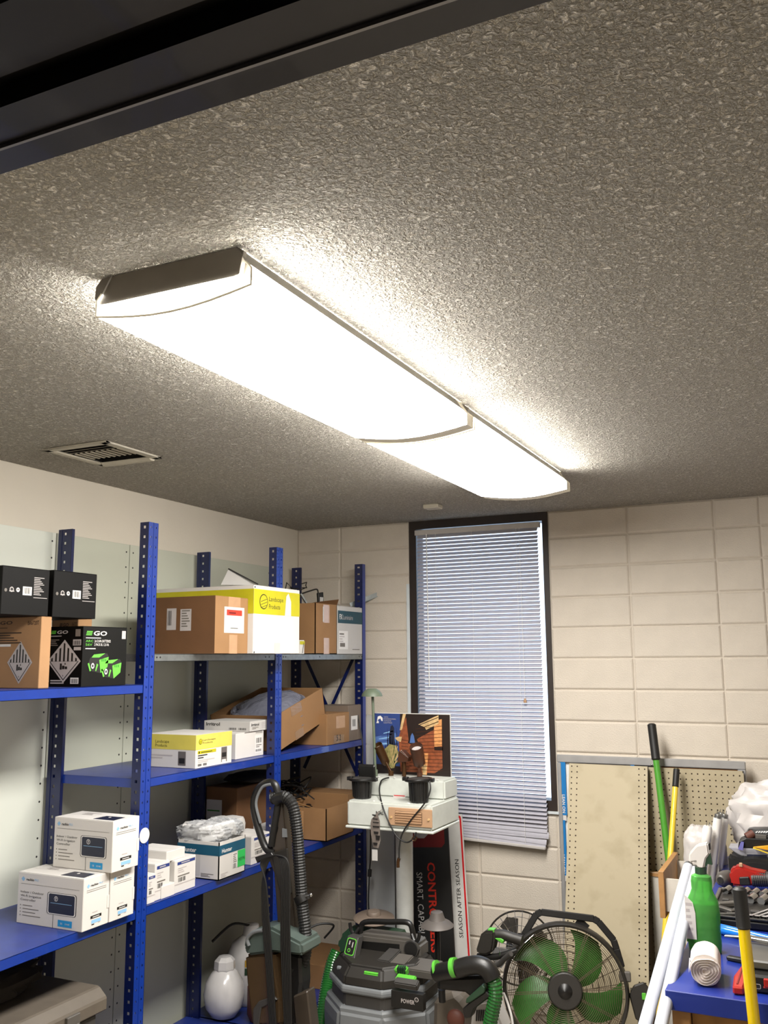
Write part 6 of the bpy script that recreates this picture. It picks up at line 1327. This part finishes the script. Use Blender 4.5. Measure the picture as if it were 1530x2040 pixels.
# drill
yD = 3.74
def Dd(u, v, dy=0): return K(u, v, y=yD+dy)
t = thing('power_drill', 'red and grey right-angle power drill lying behind the socket set', 'drill', Dd(1470, 1760))
MB().lathe(Dd(1435,1753,-.04), Dd(1450,1750,.04)-Dd(1435,1753,-.04), [(.006, 0), (.013, .001), (.019, .006), (.024, .02), (.030, .05), (.030, .085)], 20, 'tool_grey').build('chuck', t, smooth=True)
MB().cyl(Dd(1434.5,1753.5,-.043), Dd(1436,1753,-.036), .011, n=14, m='black_rubber').build('collet', t)
MB().prism([Dd(*q, -.02) for q in ((1452,1738),(1462,1727),(1478,1726),(1496,1733),(1530,1740),(1530,1762),(1498,1765),(1470,1766),(1456,1764))], (0, .055, 0), 'tool_red').build('housing', t, bevel=.008, seg=2)
MB().prism([Dd(*q, -.028) for q in ((1472,1748),(1492,1747),(1495,1764),(1474,1764))], (0, .01, 0), 'black_rubber').build('trigger', t, bevel=.003)
MB().cyl(Dd(1498,1751,-.0), Dd(1560,1752,0), .026, n=16, m='dark_grey').build('grip', t, smooth=True)
for q in range(7): MB().cyl(Dd(1502+q*4,1751,0), Dd(1503.5+q*4,1751,0), .0275, n=16, m='black_rubber').build('grip_rib', t)
MB().obox(Dd(1476,1723,-.01), (.006, 0, 0), (0, .006, 0), (0, 0, .007), 'tan_plate').build('switch', t, bevel=.002)
# black tool bag behind drill
t = thing('tool_bag', 'black cloth tool bag slumped behind the power drill', 'bag', (2.6, 3.92, TZ))
k = MB(); k.prism([K(u, v, y=3.86) for u, v in ((1450,1703),(1462,1706),(1480,1714),(1500,1712),(1530,1716),(1560,1716),(1560,1775),(1455,1768))], (0, .10, 0), 'black_rubber'); k.build('body', t, bevel=.012, seg=2)
yo = 3.93
def O(u, v, dy=0): return K(u, v, y=yo+dy)
t = thing('organizer_box', 'clear plastic organizer box on top of the black tool bag', 'box', O(1490, 1705))
MB().prism([O(1450,1688), O(1560,1694), O(1560,1712), O(1474,1706)], (0, .09, 0), 'clear_case').build('case', t, bevel=.003)
MB().prism([O(1488,1702,-.003), O(1528,1703,-.003), O(1528,1711,-.003), O(1488,1709,-.003)], (0, .002, 0), 'navy').build('insert', t)
t = thing('bit_case', 'black case of bits with a brown sanding drum, topmost on the bench', 'tool set', O(1500, 1680))
MB().prism([O(1472,1676,.0), O(1486,1670,.0), O(1560,1674,.0), O(1560,1690,.0), O(1470,1690,.0)], (0, .09, 0), 'black_plastic').build('tray', t, bevel=.003)
MB().prism([O(1483,1664,.04), O(1490,1653,.05), O(1500,1651,.06), O(1560,1651,.06), O(1560,1676,.04), O(1484,1676,.04)], (0, .05, 0), 'black_plastic').build('lid', t, bevel=.003)
MB().cyl(O(1487,1668,.02), O(1501,1660,.03), .0155, n=18, m='sand_brown').build('sanding_drum', t, smooth=True)
for q in range(5): MB().cyl(O(1506+5*q,1659,.03), O(1510+5*q,1657,.03), .004, n=8, m='chrome').build('bit', t)
MB().obox(O(1516,1667,.02), (.02, 0, 0), (0, .008, 0), (0, 0, .008), 'mid_grey').build('holder', t, bevel=.002)
MB().prism([O(1470,1692,-.02), O(1476,1677,-.01), O(1482,1678,-.01), O(1480,1694,-.02)], (0, .02, 0), 'violet').build('violet_clip', t)
t = thing('yellow_blade', 'amber-yellow blade in the organizer on the bench', 'tool', O(1520, 1690))  # yellow blade with a thin rod
MB().prism([O(1500,1688,-.02), O(1560,1682,-.02), O(1560,1698,-.02), O(1530,1694,-.02)], (0, .015, 0), 'amber').build('body', t, bevel=.001)
MB().bar(O(1500,1689,-.025), O(1540,1703,-.025), .004, .004, 'pole_yellow').build('rod', t)
